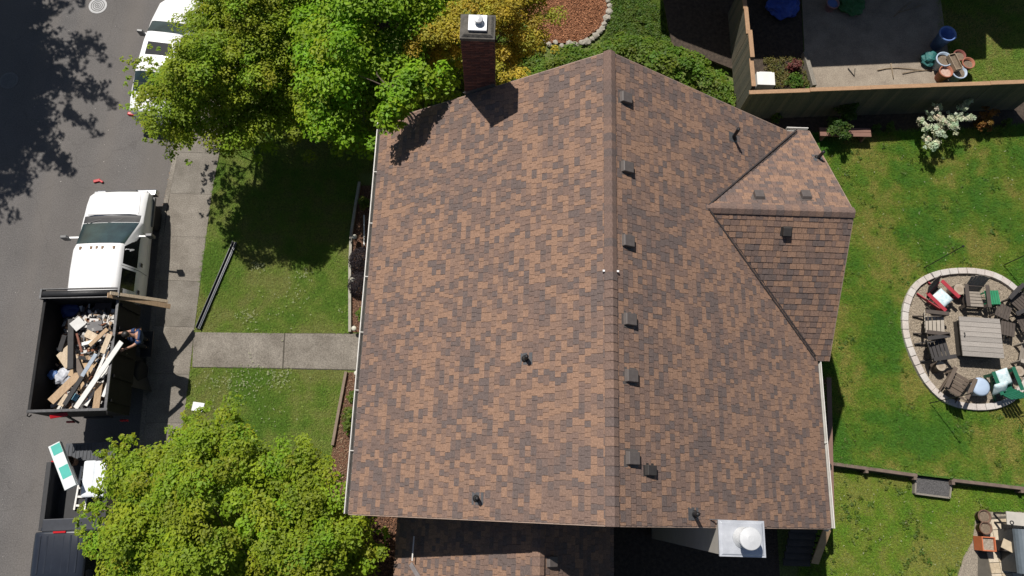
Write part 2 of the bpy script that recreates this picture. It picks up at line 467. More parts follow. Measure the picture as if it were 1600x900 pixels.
# cross gable
YC, HC, XE = 7.33, 3.20, 6.10
ZC = 7.06
ZCE = ZC - KP * HC
b = MB()
v = []
for X in (2.9, XE - .3):
    v += [(X, YC - HC + .4, -.3), (X, YC + HC - .4, -.3), (X, YC + HC - .4, ZCE + .1), (X, YC, ZC - .16), (X, YC - HC + .4, ZCE + .1)]
b.add(v, [(0, 1, 2, 3, 4), (9, 8, 7, 6, 5), (0, 5, 6, 1), (1, 6, 7, 2), (4, 9, 5, 0), (2, 7, 8, 3), (3, 8, 9, 4)])
b.build('wall', wallm, house)

EXPO = 0.140
WID = [.10, .13, .17, .22]
def tab_geo(w, e, t):
    g = .004
    h = w / 2 - g
    return ([(-h, 0, 0), (h, 0, 0), (h, 0, t), (-h, 0, t), (-h, e + .03, .001), (h, e + .03, .001)], [(0, 1, 2, 3), (3, 2, 5, 4), (1, 5, 2), (0, 3, 4)])
_tabs = {}
def tab_mesh(wi, t, ci):
    if (wi, t, ci) not in _tabs:
        mb = MB(); mb.add(*tab_geo(WID[wi], EXPO, t)); me = mb.mesh('shingle'); me.materials.append(SH[ci]); _tabs[(wi, t, ci)] = me
    return _tabs[(wi, t, ci)]
def slope(O, u, v, U, V, keep, seed, expo=EXPO):
    """rows of shingle tabs; returns list of (centre of butt, basis, width index or width, thickness, colour)"""
    O, u, v = Vector(O), Vector(u).normalized(), Vector(v).normalized()
    n = u.cross(v)
    if n.z < 0: n = -n
    a = v.cross(n)
    rows = int(V / expo)
    out = []
    rnd = random.Random(seed)
    prev = None
    for r in range(rows):
        p = -rnd.random() * .2
        while p < U:
            wi = rnd.choice((0, 1, 1, 2, 2, 3)); w = WID[wi]
            s, e = max(p, 0), min(p + w, U)
            if e - s > .03:
                c = O + u * ((s + e) / 2) + v * (r * expo) + n * .028
                if keep is None or keep(c + v * .07):
                    f = noise.noise(Vector(((s + e) * 2.1 + seed * 17, r * .60, 2.2))) * .85 + noise.noise(Vector(((s + e) * .28, r * .11, seed))) * .35 + rnd.gauss(0, .30)
                    ci = 0 if f > .26 else 1 if f > .04 else 2 if f > -.17 else 3 if f > -.38 else 4
                    full = (e - s) > w - 1e-6
                    out.append((c, a, v, n, wi if full else None, e - s, rnd.choice((.010, .016)), ci))
            p += w
    return out
ca, sa = 1 / math.hypot(1, KP), KP / math.hypot(1, KP)
SL = math.hypot(W, ZR - ZE)
def zmain(x): return ZR - abs(x) * KP
def zcross(x, y): return ZC - abs(y - YC) * KP if x < XE and abs(y - YC) < HC else -9
keepR = lambda c: c.z > zcross(c.x, c.y) - .03 or c.x < 2.4
keepC = lambda c: c.z > zmain(c.x) - .03
slopes = {
 'left': slope((-W - .03, 0, ZE - .02), (0, 1, 0), (ca, 0, sa), L, SL + .02, None, 1),
 'right': slope((W + .03, 0, ZE - .02), (0, 1, 0), (-ca, 0, sa), L, SL + .02, keepR, 2),
 'cross_low': slope((2.3, YC - HC - .03, ZCE - .02), (1, 0, 0), (0, ca, sa), XE - 2.3, HC / ca, keepC, 3, .15),
 'cross_up': slope((2.3, YC + HC + .03, ZCE - .02), (1, 0, 0), (0, -ca, sa), XE - 2.3, HC / ca, keepC, 4)}
def slab(b, O, u, v, U, V, th):
    O, u, v = Vector(O), Vector(u), Vector(v); n = u.cross(v)
    if n.z < 0: n = -n
    q = [O, O + u * U, O + u * U + v * V, O + v * V]
    b.add([p + n * .024 for p in q] + [p - n * th for p in q], [(0, 1, 2, 3), (7, 6, 5, 4), (0, 4, 5, 1), (1, 5, 6, 2), (2, 6, 7, 3), (3, 7, 4, 0)])
felt = M('shingle_umber')
rb = MB()
slab(rb, (-W, 0.004, ZE), (0, 1, 0), (ca, 0, sa), L - .008, SL, .14)
slab(rb, (W, 0.004, ZE), (0, 1, 0), (-ca, 0, sa), L - .008, SL, .14)
roof = rb.build('roof', SH[3], house)
rb = MB()
slab(rb, (2.6, YC - HC, ZCE), (1, 0, 0), (0, ca, sa), XE - 2.604, HC / ca, .14)
slab(rb, (2.6, YC + HC, ZCE), (1, 0, 0), (0, -ca, sa), XE - 2.604, HC / ca, .14)
croof = rb.build('cross_roof', SH[3], house)
camv = Vector(CAM)
allt = []
for k, lst in slopes.items():
    par = croof if k.startswith('cross') else roof
    for t in lst: allt.append(((t[0] - camv).length if t[4] is not None else 1e9, par, t))
near = sorted(range(len(allt)), key=lambda i: allt[i][0])[:300]
nearset = set(near)
for i in near:
    _, par, (c, a, v, n, wi, w, t, ci) = allt[i]
    o = bpy.data.objects.new('shingle', tab_mesh(wi, t, ci)); COL.objects.link(o); o.parent = par
    o.matrix_local = Matrix((a, v, n)).transposed().to_4x4(); o.location = c
for par in (roof, croof):
    mb = MB()
    for i, (d, pr, (c, a, v, n, wi, w, t, ci)) in enumerate(allt):
        if pr is not par or i in nearset: continue
        vs, fs = tab_geo(w, EXPO, t)
        mb.add([c + a * q[0] + v * q[1] + n * q[2] for q in vs], fs, ci)
    tag(mb.build('shingle_field', SH, par), kind='stuff')
# ridge caps, laid from both ends of the ridge
def cap_mesh(ci, ln, hw, drop):
    mb = MB(); t0, t1 = .030, .012
    vs = []
    for (yy, t) in ((0, t0), (ln + .05, t1)):
        vs += [(-hw, yy, -drop + t), (-hw * .25, yy, -drop * .12 + t + .004), (hw * .25, yy, -drop * .12 + t + .004), (hw, yy, -drop + t)]
    vs += [(-hw, 0, -drop - .005), (-hw * .25, 0, -drop * .2 - .005), (hw * .25, 0, -drop * .2 - .005), (hw, 0, -drop - .005)]
    mb.add(vs, [(0, 1, 5, 4), (1, 2, 6, 5), (2, 3, 7, 6), (8, 9, 1, 0), (9, 10, 2, 1), (10, 11, 3, 2), (8, 0, 4), (11, 7, 3)])
    me = mb.mesh('ridge_cap'); me.materials.append(SH[ci]); return me
hw = .135
caps = [cap_mesh(i, .19, hw, hw * KP) for i in range(5)]
YM = 5.07
def place_caps(p0, d, n, par):
    for i in range(n):
        ci = random.choice((2, 2, 3, 3, 1, 4))
        o = bpy.data.objects.new('ridge_cap', caps[ci]); COL.objects.link(o); o.parent = par
        o.location = p0 + d * (i * .19); o.rotation_euler = (0, 0, math.atan2(-d.x, d.y))
place_caps(Vector((0, -.02, ZR + .05)), Vector((0, 1, 0)), 27, roof)
place_caps(Vector((0, L + .02, ZR + .05)), Vector((0, -1, 0)), 28, roof)
place_caps(Vector((XE + .02, YC, ZC + .05)), Vector((-1, 0, 0)), 19, croof)
nm = M('bright_nail', (.8, .8, .8), None, 5, .4)
for s in (-1, 1):
    MB().box((s * .15, YM + .06, ZR + .0), (.045, .04, .03)).build('sealant_dab', nm, roof)
# valley strips
dk = M('valley_metal', (.055, .045, .042), (.035, .03, .03), 8, .6)
for s in (-1, 1):
    e = Vector((W - .02, YC + s * (HC - .02), 0)); st = Vector(((ZR - ZC) / KP + .02, YC, 0))
    a3 = Vector((st.x, st.y, zmain(st.x) + .06)); e3 = Vector((e.x, e.y, zmain(e.x) + .06))
    for off in (-.05, .05):
        f = Vector((0, 1, 0)) * off
        MB().bar(a3 + f, e3 + f, .035, .03).build('valley_strip', dk, croof)
# rake and eave trim
def bd(a, c, w_, h_, name, mat): MB().bar(a, c, w_, h_).build(name, mat, house)
for yy in (-.012, L + .012):
    for s in (-1, 1):
        bd((s * W, yy, ZE - .09), (0, yy, ZR - .09), .022, .19, 'rake_board', fascia)
for yy, s in ((0, -1), (0, 1)):
    X1 = XE + .012
    bd((X1, YC + s * HC, ZCE - .09), (X1, YC, ZC - .09), .022, .19, 'rake_board', fascia)
def gutter(a, c, out, name='gutter'):
    a, c, out = Vector(a), Vector(c), Vector(out); w_ = .12; mb = MB(); up = Vector((0, 0, 1))
    prof = [(0, .0), (0, -.10), (.02, -.12), (w_ - .03, -.12), (w_, -.03), (w_, .005), (w_ - .022, .005), (w_ - .022, -.03), (w_ - .045, -.10), (.02, -.10), (.012, 0)]
    n = len(prof)
    vs = [a + out * p + up * q for p, q in prof] + [c + out * p + up * q for p, q in prof]
    mb.add(vs, [(i, (i + 1) % n, n + (i + 1) % n, n + i) for i in range(n)] + [tuple(range(n))[::-1], tuple(range(n, 2 * n))])
    g = mb.build(name, M('gutter_white', (.62, .60, .56), (.5, .48, .44), 6, .5), house)
    ln = MB(); d = (c - a); k = int(d.length / 1.4)
    for i in range(1, k):
        q = a + d * (i / k); ln.bar(q + out * .005, q + out * w_ + up * .008, .02, .008)
    if ln.v: ln.build('gutter_strap', M('gutter_white'), g)
    MB().bar(a + out * .05 - up * .088, c + out * .05 - up * .088, .05, .006).build('gutter_trough_strip', M('gutter_strip_dark', (.05, .045, .04)), g)  # dark strip along the bottom of the trough
    return g
gutter((-W - .045, .0, ZE - .03), (-W - .045, L, ZE - .03), (-1, 0, 0))
gutter((W + .045, .0, ZE - .03), (W + .045, YC - HC - .05, ZE - .03), (1, 0, 0))
gutter((5.5, YC + HC + .045, ZCE - .03), (XE, YC + HC + .045, ZCE - .03), (0, 1, 0))
# downspout at the near right corner
MB().tube([(W + .1, .05, ZE - .13), (W + .12, -.05, ZE - .35), (W - .3, .3, ZE - .8), (W - .35, .33, .1)], .045, 8).build('downspout', M('gutter_white'), house, True)

# points on roof planes
def ray(x, y): return CAM, CR @ np.array([(x - 800) / FPX, (450 - y) / FPX, -1.0])
def on_plane(x, y, p0, n):
    o, d = ray(x, y); o = Vector(o); d = Vector(d); return o + d * ((Vector(p0) - o).dot(n) / d.dot(n))
nL, nR = Vector((-sa, 0, ca)), Vector((sa, 0, ca))
nCl, nCu = Vector((0, -sa, ca)), Vector((0, sa, ca))
def onL(x, y): return on_plane(x, y, (-W, 0, ZE), nL)
def onR(x, y): return on_plane(x, y, (W, 0, ZE), nR)
def onCl(x, y): return on_plane(x, y, (5, YC, ZC), nCl)
def onCu(x, y): return on_plane(x, y, (5, YC, ZC), nCu)
ventm = M('vent_plastic', (.11, .095, .088), (.085, .072, .067), 10, .45)
blackm = M('black_rubber', (.02, .02, .02), (.014, .014, .014), 10, .6)
def roof_vent(p, n, size=1.0, mat=None):
    v = Vector((0, 0, 1)) - n * n.z; v.normalize(); a = v.cross(n)
    B = Matrix((a, v, n)).transposed()
    mat = mat or ventm
    fl = MB(); fl.box((0, 0, .034), (.36 * size, .38 * size, .008))
    o = fl.build('roof_vent', mat, house); o.matrix_local = B.to_4x4(); o.location = p
    h = MB(); s = size
    x_, y_ = .135 * s, .14 * s
    h.add([(-x_, -y_, .04), (x_, -y_, .04), (x_, y_, .04), (-x_, y_, .04), (-x_ * .92, -y_ * 1.02, .15), (x_ * .92, -y_ * 1.02, .15), (x_ * .92, y_ * .8, .12), (-x_ * .92, y_ * .8, .12)],
          [(0, 1, 5, 4), (1, 2, 6, 5), (2, 3, 7, 6), (3, 0, 4, 7), (4, 5, 6, 7)])
    h.build('vent_hood', mat, o, bevel=.012)
    MB().box((0, -y_ * 1.0, .10), (x_ * 1.7, .03, .07)).build('vent_lip', blackm, o)
for x, y in ((974, 155), (976, 263), (977, 378), (980, 500), (982, 588), (984, 716)): roof_vent(onR(x, y), nR)
roof_vent(onR(1012, 735), nR, .8, M('vent_black', (.04, .036, .034), None, 9, .5))
for x, y in ((1185, 309), (1258, 309)): roof_vent(onCu(x, y), nCu, .9)
roof_vent(onCl(1228, 360), nCl, .8, M('vent_black'))
pvc = M('vent_pipe_black', (.025, .025, .028), (.018, .018, .02), 9, .5)
lead = M('lead_flashing', (.12, .12, .125), (.08, .08, .085), 9, .5, metal=.3)
def vent_pipe(p, n, h=.32, r=.045):
    v = Vector((0, 0, 1)) - n * n.z; v.normalize(); a = v.cross(n); B = Matrix((a, v, n)).transposed()
    o = MB().box((0, .03, .036), (.26, .30, .008)).build('vent_pipe', lead, house); o.matrix_local = B.to_4x4(); o.location = p
    up = B.inverted() @ Vector((0, 0, 1))
    mb = MB(); mb.tube([Vector((0, 0, .02)), up * .07 + Vector((0, 0, .02))], [r * 2.0, r * 1.25], 12); mb.build('rubber_boot', blackm, o, True)
    mb = MB(); mb.tube([up * .02, up * h], r, 12, cap=False); mb.tube([up * h, up * (h - .12)], r * .8, 12); mb.build('pipe', pvc, o, True)
vent_pipe(onL(822, 561), nL); vent_pipe(onL(746, 779), nL)
vent_pipe(onR(1145, 216), nR, .5); vent_pipe(onR(1083, 803), nR, .42)
vent_pipe(onCu(1277, 248), nCu, .42)

# brick chimney at the far gable
bx0, bx1, by0, by1, bz0, bz1 = -3.40, -2.66, L + .03, L + .60, -.3, 8.98
chim = MB().box(((bx0 + bx1) / 2, (by0 + by1) / 2, (bz0 + bz1) / 2), (bx1 - bx0 - .016, by1 - by0 - .016, bz1 - bz0)).build('chimney', M('mortar', (.17, .14, .125), (.11, .09, .08), 20, .95), house)
brk = [M('brick_red', (.155, .058, .042), (.105, .042, .034), 14, .9, bump=.4, grain=.2), M('brick_dark', (.105, .045, .038), (.07, .032, .03), 14, .9, bump=.4, grain=.2), M('brick_rose', (.20, .085, .062), (.14, .06, .048), 14, .9, bump=.4, grain=.2)]
bl, bh, jt = .20, .062, .011
_bm = {}
def brick(c, ln, axis, mi, par):
    key = (round(ln, 3), axis, mi)
    if key not in _bm:
        mb = MB(); d = .02
        mb.box((0, 0, 0), (ln, d, bh) if axis == 0 else (d, ln, bh)); me = mb.mesh('brick'); me.materials.append(brk[mi]); _bm[key] = me
    o = bpy.data.objects.new('brick', _bm[key]); COL.objects.link(o); o.parent = par
    o.location = (c[0], c[1], c[2] + 0)
def course_spans(a, c, odd):
    p = a - (bl + jt) / 2 * odd; out = []
    while p < c - .02:
        s, e = max(p, a), min(p + bl, c)
        if e - s > .04: out.append((s, e))
        p += bl + jt
    return out
stuff = MB(); count = 0
ncr = int((bz1 - 0) / (bh + jt))
for k in range(ncr):
    zc = bz1 - (k + .5) * (bh + jt)
    for face in ('front', 'left', 'right', 'back'):
        if face in ('front', 'back'):
            for s, e in course_spans(bx0, bx1, k % 2):
                c = ((s + e) / 2, by0 - .002 if face == 'front' else by1 + .002, zc)
                if face == 'front' and zc > 6.3 and count < 300: brick(c, e - s, 0, random.choice((0, 0, 1, 1, 2)), chim); count += 1
                else: stuff.box(c, (e - s, .02, bh), mi=random.choice((0, 1, 2)))
        else:
            for s, e in course_spans(by0 + .01, by1 - .01, (k + 1) % 2):
                c = (bx0 - .002 if face == 'left' else bx1 + .002, (s + e) / 2, zc)
                if zc > 7.4 and count < 300: brick(c, e - s, 1, random.choice((0, 0, 1, 1, 2)), chim); count += 1
                else: stuff.box(c, (.02, e - s, bh), mi=random.choice((0, 1, 2)))
tag(stuff.build('brick_courses', brk, chim), kind='stuff')
crownm = M('chimney_mortar_cap', (.13, .12, .105), (.07, .065, .055), 7, .95, bump=.6)
xm, ym = (bx0 + bx1) / 2, (by0 + by1) / 2
mb = MB(); mb.box((xm, ym, bz1 + .05), (.80, .64, .10)); mb.box((xm, ym, bz1 + .13), (.74, .58, .06), taper=.82)
mb.build('chimney_cap', crownm, chim, bevel=.012)
metal_w = M('galvanised_white', (.66, .67, .68), (.56, .57, .58), 5, .35, metal=.25)
fc = MB().box((xm + .0, ym + .02, bz1 + .20), (.42, .40, .05)).build('flue_cap', metal_w, chim, bevel=.006)
MB().lathe([(.07, 0), (.07, .10), (.11, .10), (.10, .125), (.02, .15), (0, .152)], 20, (xm + .02, ym + .04, bz1 + .222)).build('flue_pipe', metal_w, fc)
MB().bar((bx0 - .02, by0 - .012, zmain(bx0) + .10), (bx1 + .02, by0 - .012, zmain(bx1) + .10), .012, .16).build('step_flashing', lead, chim)

# metal clad chase at the near gable
ZT = 7.45
c0, c1, c2_, c3 = P(1122, 812, ZT), P(1193, 812, ZT), P(1198, 870, ZT), P(1124, 871, ZT)
cxa, cxb, cya, cyb = c0.x, (c1.x + c2_.x) / 2, (c2_.y + c3.y) / 2, c0.y
pale = M('chase_siding', (.50, .47, .42), (.44, .41, .37), 4, .7)
ch = MB().box(((cxa + cxb) / 2, (cya + cyb) / 2, (ZT - .35) / 2), (cxb - cxa - .07, cyb - cya - .07, ZT + .25)).build('chimney_chase', pale, house)
for s in range(28):
    pass
mb = MB(); mb.box(((cxa + cxb) / 2, (cya + cyb) / 2, ZT - .03), (cxb - cxa, cyb - cya, .06)); mb.box(((cxa + cxb) / 2, (cya + cyb) / 2, ZT + .005), (cxb - cxa - .04, cyb - cya - .04, .03), taper=.9)
mb.build('chase_cap', M('cap_metal', (.60, .62, .66), (.40, .42, .46), 2.2, .4, metal=.35, detail=9), ch, bevel=.005)
kx, ky = (cxa + cxb) / 2 + .06, (cya + cyb) / 2 + .0
f2 = MB().lathe([(.22, 0), (.22, .02), (.15, .05), (.15, .46)], 28, (kx - .04, ky + .02, ZT + .02)).build('flue_collar', metal_w, ch, True)
MB().lathe([(.19, .44), (.225, .44), (.225, .48), (.215, .49), (.06, .515), (0, .517)], 32, (kx - .04, ky + .02, ZT + .02)).build('flue_hood', metal_w, f2)
MB().bar((cxa - .42, cyb - .0, ZT - .32), (cxa + .02, cyb - .0, ZT - .05), .02, .03).build('chase_flashing', lead, ch)

# lower wing with its own gable
GX0, GXM, GX1, GZ0, GZR = -4.80, -1.30, 0.55, 3.15, 6.40
GZ1 = GZR - (GX1 - GXM) * (GZR - GZ0) / (GXM - GX0)
gk = (GZR - GZ0) / (GXM - GX0); gs = math.hypot(1, gk); gca, gsa = 1 / gs, gk / gs; GL = math.hypot(GXM - GX0, GZR - GZ0)
rb = MB(); Y0 = -9.0; GU = .36 - Y0
slab(rb, (GX0, Y0, GZ0), (0, 1, 0), (gca, 0, gsa), GU, GL, .12); slab(rb, (GX1, Y0, GZ1), (0, 1, 0), (-gca, 0, gsa), GU, math.hypot(GX1 - GXM, GZR - GZ1), .12)
groof = rb.build('wing_roof', SH[3], house)
mb = MB()
for t in slope((GX0 - .03, -4.0, GZ0 - .02), (0, 1, 0), (gca, 0, gsa), 4.3, GL, None, 5) + slope((GX1 + .03, -4.0, GZ1 - .02), (0, 1, 0), (-gca, 0, gsa), 4.3, math.hypot(GX1 - GXM, GZR - GZ1), None, 6):
    c, a, v, n, wi, w, th, ci = t; vs, fs = tab_geo(w, EXPO, th); mb.add([c + a * q[0] + v * q[1] + n * q[2] for q in vs], fs, ci)
tag(mb.build('shingle_field', SH, groof), kind='stuff')
for i in range(10):
    ci = random.choice((2, 3, 1)); o = bpy.data.objects.new('ridge_cap', caps[ci]); COL.objects.link(o); o.parent = groof
    o.location = (GXM, -1.7 + i * .19, GZR + .06); o.rotation_euler = (0, 0, 0)
mb = MB(); mb.box(((GX0 + GX1) / 2, (Y0 + .67) / 2, 1.6), (GX1 - GX0 - .8, -Y0, 3.8)); mb.build('wing_wall', wallm, house)
gp = on_plane(858, 877, (GX1, 0, GZ1), Vector((gsa, 0, gca))); roof_vent(gp, Vector((gsa, 0, gca)), .9)
# short gutter end and leader lying on the wing roof
nG = Vector((-gsa, 0, gca))
ga, gb = P(647, 838, 3.9), P(644, 876, 3.9)
g = MB().bar(ga, gb, .03, .05).build('gutter_edge', M('gutter_white'), house)
la, lb_ = on_plane(645, 881, (GX0, 0, GZ0), nG) + nG * .07, on_plane(672, 925, (GX0, 0, GZ0), nG) + nG * .07
MB().bar(la, lb_, .12, .05, up=nG[:]).build('roof_leader', M('leader_grey', (.22, .2, .2), None, 5, .5), house, bevel=.01)

# openings on the street side (under the deep eave)
glassm = M('house_glass', (.03, .04, .045), (.025, .03, .035), 2, .08, spec=.8)
for y_, z_, w_, h_ in ((1.6, 1.5, 1.6, 1.2), (8.0, 1.5, 1.6, 1.2), (1.6, 4.0, 1.4, 1.0), (8.0, 4.0, 1.4, 1.0)):
    f = MB().box((x0 - .02, y_, z_), (.06, w_ + .14, h_ + .14)).build('window', white_paint, house)
    MB().box((x0 - .055, y_, z_), (.02, w_, h_)).build('pane', glassm, f)
d = MB().box((x0 - .02, 4.9, 1.05), (.08, .95, 2.1)).build('front_door', M('door_red', (.18, .03, .03), None, 4, .5), house)
MB().lathe([(.03, 0), (.03, .06)], 10, (x0 - .1, 4.55, 1.0), rot=Matrix.Rotation(R(-90), 3, 'Y')).build('door_knob', metal_w, d)
# ------------------------------------------------------------------ vehicles
car_white = M('car_white', (.80, .80, .80), (.77, .77, .77), 3, .3, coat=.4)
car_navy = M('car_navy', (.018, .022, .032), (.014, .017, .025), 3, .3, coat=.5)
auto_glass = M('auto_glass', (.035, .06, .062), (.02, .03, .032), 1.6, .06, spec=.9)
dark_glass = M('dark_glass', (.012, .014, .016), (.01, .011, .013), 2, .06, spec=.8)
trim = M('dark_trim', (.03, .03, .032), (.02, .02, .022), 9, .55)
chrome = M('chrome', (.6, .6, .6), (.5, .5, .5), 5, .18, metal=.9)
tyrem = M('tyre_rubber', (.022, .022, .023), (.016, .016, .017), 20, .85)
red_lens = M('red_lens', (.45, .015, .02), (.35, .01, .015), 6, .25)
amber = M('amber_lens', (.16, .08, .03), (.12, .06, .02), 6, .3)
lampm = M('lamp_lens', (.55, .56, .58), (.45, .46, .48), 6, .15)
class Loft:
    def __init__(s, st): s.st = st; s.k = len(st[0][1])
    def at(s, y, t, side=1):
        st = s.st
        for (ya, pa), (yb, pb) in zip(st, st[1:]):
            if ya <= y <= yb:
                f = (y - ya) / (yb - ya + 1e-9); break
        i = min(int(t), s.k - 2); g = t - i
        x = (pa[i][0] * (1 - g) + pa[i + 1][0] * g) * (1 - f) + (pb[i][0] * (1 - g) + pb[i + 1][0] * g) * f
        z = (pa[i][1] * (1 - g) + pa[i + 1][1] * g) * (1 - f) + (pb[i][1] * (1 - g) + pb[i + 1][1] * g) * f
        return Vector((x * side, y, z))
    def body(s, name, mat, parent, bevel=.025):
        mb = MB(); k = s.k; n = 2 * k - 1
        for y, p in s.st:
            mb.v += [(x, y, z) for x, z in p] + [(-x, y, z) for x, z in p[::-1][1:]]
        for i in range(len(s.st) - 1):
            for j in range(n - 1):
                mb.f.append((i * n + j, (i + 1) * n + j, (i + 1) * n + j + 1, i * n + j + 1)); mb.mi.append(0)
            mb.f.append((i * n + n - 1, (i + 1) * n + n - 1, (i + 1) * n, i * n)); mb.mi.append(0)
        mb.f.append(tuple(range(n))); mb.mi.append(0)
        e = (len(s.st) - 1) * n; mb.f.append(tuple(e + j for j in range(n - 1, -1, -1))); mb.mi.append(0)
        o = mb.build(name, mat, parent, True, bevel)
        return o
    def panel(s, name, mat, parent, ys, ts, side=1, eps=.006, nn=6, both=False):
        """quad patch on the surface; ys, ts = 4 corners ((y,t) ...) in order"""
        mb = MB(); c = list(zip(ys, ts)); nn_ = nn
        def q(u, v):
            a = [c[0][i] * (1 - u) * (1 - v) + c[1][i] * u * (1 - v) + c[2][i] * u * v + c[3][i] * (1 - u) * v for i in (0, 1)]
            p = s.at(a[0], a[1], side); d1 = s.at(a[0] + .02, a[1], side) - s.at(a[0] - .02, a[1], side) if s.st[0][0] + .03 < a[0] < s.st[-1][0] - .03 else Vector((0, .04, 0))
            t1, t0 = min(a[1] + .05, s.k - 1.001), max(a[1] - .05, 0); d2 = s.at(a[0], t1, side) - s.at(a[0], t0, side)
            nv = d1.cross(d2); 
            if nv.length < 1e-9: nv = Vector((0, 0, 1))
            nv.normalize()
            if nv.dot(Vector((side * .3, 0, 1))) < 0: nv = -nv
            return p + nv * eps
        for i in range(nn_ + 1):
            for j in range(nn_ + 1): mb.v.append(tuple(q(i / nn_, j / nn_)))
        for i in range(nn_):
            for j in range(nn_):
                a = i * (nn_ + 1) + j; mb.f.append((a, a + 1, a + nn_ + 2, a + nn_ + 1)); mb.mi.append(0)
        return mb.build(name, mat, parent, True)
    def cross_panel(s, name, mat, parent, y0, y1, t0, eps=.006, nx=10, ny=5, t0b=None):
        """patch right across the car (windscreen, rear glass): y0 low edge, y1 high edge, from profile index t0 over the centre"""
        mb = MB(); T = s.k - 1.0001; t0b = t0 if t0b is None else t0b
        for i in range(ny + 1):
            y = y0 + (y1 - y0) * i / ny; ta = t0 + (t0b - t0) * i / ny
            for j in range(-nx, nx + 1):
                t = T - (T - ta) * abs(j) / nx; p = s.at(y, t, -1 if j < 0 else 1); p = p + Vector((0, 0, eps)) + Vector((0, eps * (1 if y0 > y1 else -1), 0)); mb.v.append(tuple(p))
        m = 2 * nx + 1
        for i in range(ny):
            for j in range(m - 1):
                mb.f.append((i * m + j, i * m + j + 1, (i + 1) * m + j + 1, (i + 1) * m + j)); mb.mi.append(0)
        return mb.build(name, mat, parent, True)
def wheel(parent, x, y, r=.40, w=.26):
    s = 1 if x > 0 else -1
    rot = Matrix.Rotation(R(90), 3, 'Y')
    ty = MB().lathe([(r * .62, -w / 2), (r * .92, -w / 2), (r, -w * .35), (r, w * .35), (r * .92, w / 2), (r * .62, w / 2)], 28, (0, 0, 0), rot=rot).build('tyre', tyrem, None, True)
    rm = MB().lathe([(r * .60, -w * .4), (r * .60, w * .3), (r * .2, w * .42 * 1), (0, w * .43)], 20, rot=rot if s > 0 else Matrix.Rotation(R(-90), 3, 'Y')).build('rim', chrome, None, True)
    e = MB().lathe([(.06, -w * .3), (.06, w * .2)], 10, rot=rot).build('wheel', trim, parent); e.location = (x, y, r)
    ty.parent = e; rm.parent = e
    return e
def mirror(parent, x, y, z, s, mat, arm=.28):
    o = MB().bar((x, y, z - .05), (x + s * arm, y - .02, z), .05, .04).build('mirror', mat, parent)
    MB().box((x + s * (arm + .04), y - .03, z + .02), (.2, .10, .30)).build('mirror_housing', trim if mat is not car_white else M('mirror_grey', (.12, .12, .12), None, 6, .4), o, bevel=.02)
    return o

# --- white crew cab dump truck
A = (P(45, 637, 2.3) + P(166, 649, 2.3)) / 2; B = (P(68, 459, 2.3) + P(189, 473, 2.3)) / 2
TY = math.atan2(-(B.x - A.x), (B.y - A.y)); RD = -.13
truck = empty('dump_truck', (A.x, A.y, RD), TY)
tag(truck, 'white cab dump truck with open black bed full of roofing debris', 'truck')
Tm = Matrix.Translation((A.x, A.y, RD)) @ Matrix.Rotation(TY, 4, 'Z'); Ti = Tm.inverted()
def TL(x, y, z):
    v = Ti @ P(x, y, z); return v
OX = .06
def prof(wb, zb, w1, z1, w2, z2, wc, zc): return [(wb - .04, .62), (wb, .85), (wb, zb), (w1, z1), (w2, z2), (wc, zc + 0), (0, zc + .02)]
st = [(3.56, prof(.97, 1.36, .74, 2.02, .66, 2.08, .4, 2.09)), (3.60, prof(.98, 1.38, .75, 2.03, .67, 2.09, .4, 2.10)), (4.3, prof(.99, 1.38, .755, 2.04, .67, 2.10, .4, 2.115)),
      (4.95, prof(.99, 1.38, .745, 2.02, .66, 2.08, .4, 2.10)), (5.12, prof(.98, 1.38, .72, 1.97, .63, 2.03, .4, 2.06)),
      (6.02, prof(.965, 1.37, .87, 1.44, .76, 1.47, .45, 1.50)), (6.26, prof(.96, 1.34, .88, 1.38, .76, 1.40, .45, 1.42)), (6.30, prof(.96, 1.32, .88, 1.39, .76, 1.43, .45, 1.46)),
      (6.75, prof(.955, 1.25, .86, 1.33, .74, 1.37, .45, 1.40)), (7.05, prof(.94, 1.18, .83, 1.27, .7, 1.31, .45, 1.33)), (7.18, prof(.90, 1.08, .80, 1.16, .66, 1.20, .45, 1.22)), (7.24, prof(.88, .98, .78, 1.02, .64, 1.05, .4, 1.06))]
TLf = Loft(st)
cab = TLf.body('cab', car_white, truck)
cab.location.x = OX
TLf.cross_panel('windscreen', auto_glass, cab, 6.0, 5.14, 2.95, nx=10, t0b=2.98)
TLf.cross_panel('cowl', trim, cab, 6.27, 6.02, 3.0, eps=.008)
for s in (-1, 1):
    TLf.panel('side_window', dark_glass, cab, (4.52, 5.30, 5.72, 4.52), (2.92, 2.92, 2.2, 2.12), s) if False else None
    TLf.panel('front_side_window', dark_glass, cab, (4.50, 5.06, 5.60, 4.50), (2.93, 2.93, 2.12, 2.12), s)
    TLf.panel('rear_side_window', dark_glass, cab, (3.74, 4.36, 4.36, 3.74), (2.93, 2.93, 2.15, 2.15), s)
    TLf.panel('door_seam', trim, cab, (4.43, 4.445, 4.445, 4.43), (2.98, 2.98, 1.0, 1.0), s, eps=.004)
    TLf.panel('door_seam', trim, cab, (5.70, 5.712, 5.712, 5.70), (2.0, 2.0, 1.0, 1.0), s, eps=.004)
    for hy in (4.58, 3.70): TLf.panel('door_handle', trim, cab, (hy, hy + .13, hy + .13, hy), (1.97, 1.97, 1.72, 1.72), s, eps=.03)
    MB().box((s * .93, 6.62, .80), (.16, 1.02, .12)).build('fender_flare', M('mirror_grey', (.12, .12, .12), None, 6, .4), cab, bevel=.03)
    mirror(cab, s * .93, 5.55, 1.52, s, car_white, .34)
    MB().box((s * .70, 7.22, 1.00), (.30, .08, .2)).build('headlight', lampm, cab, bevel=.02)
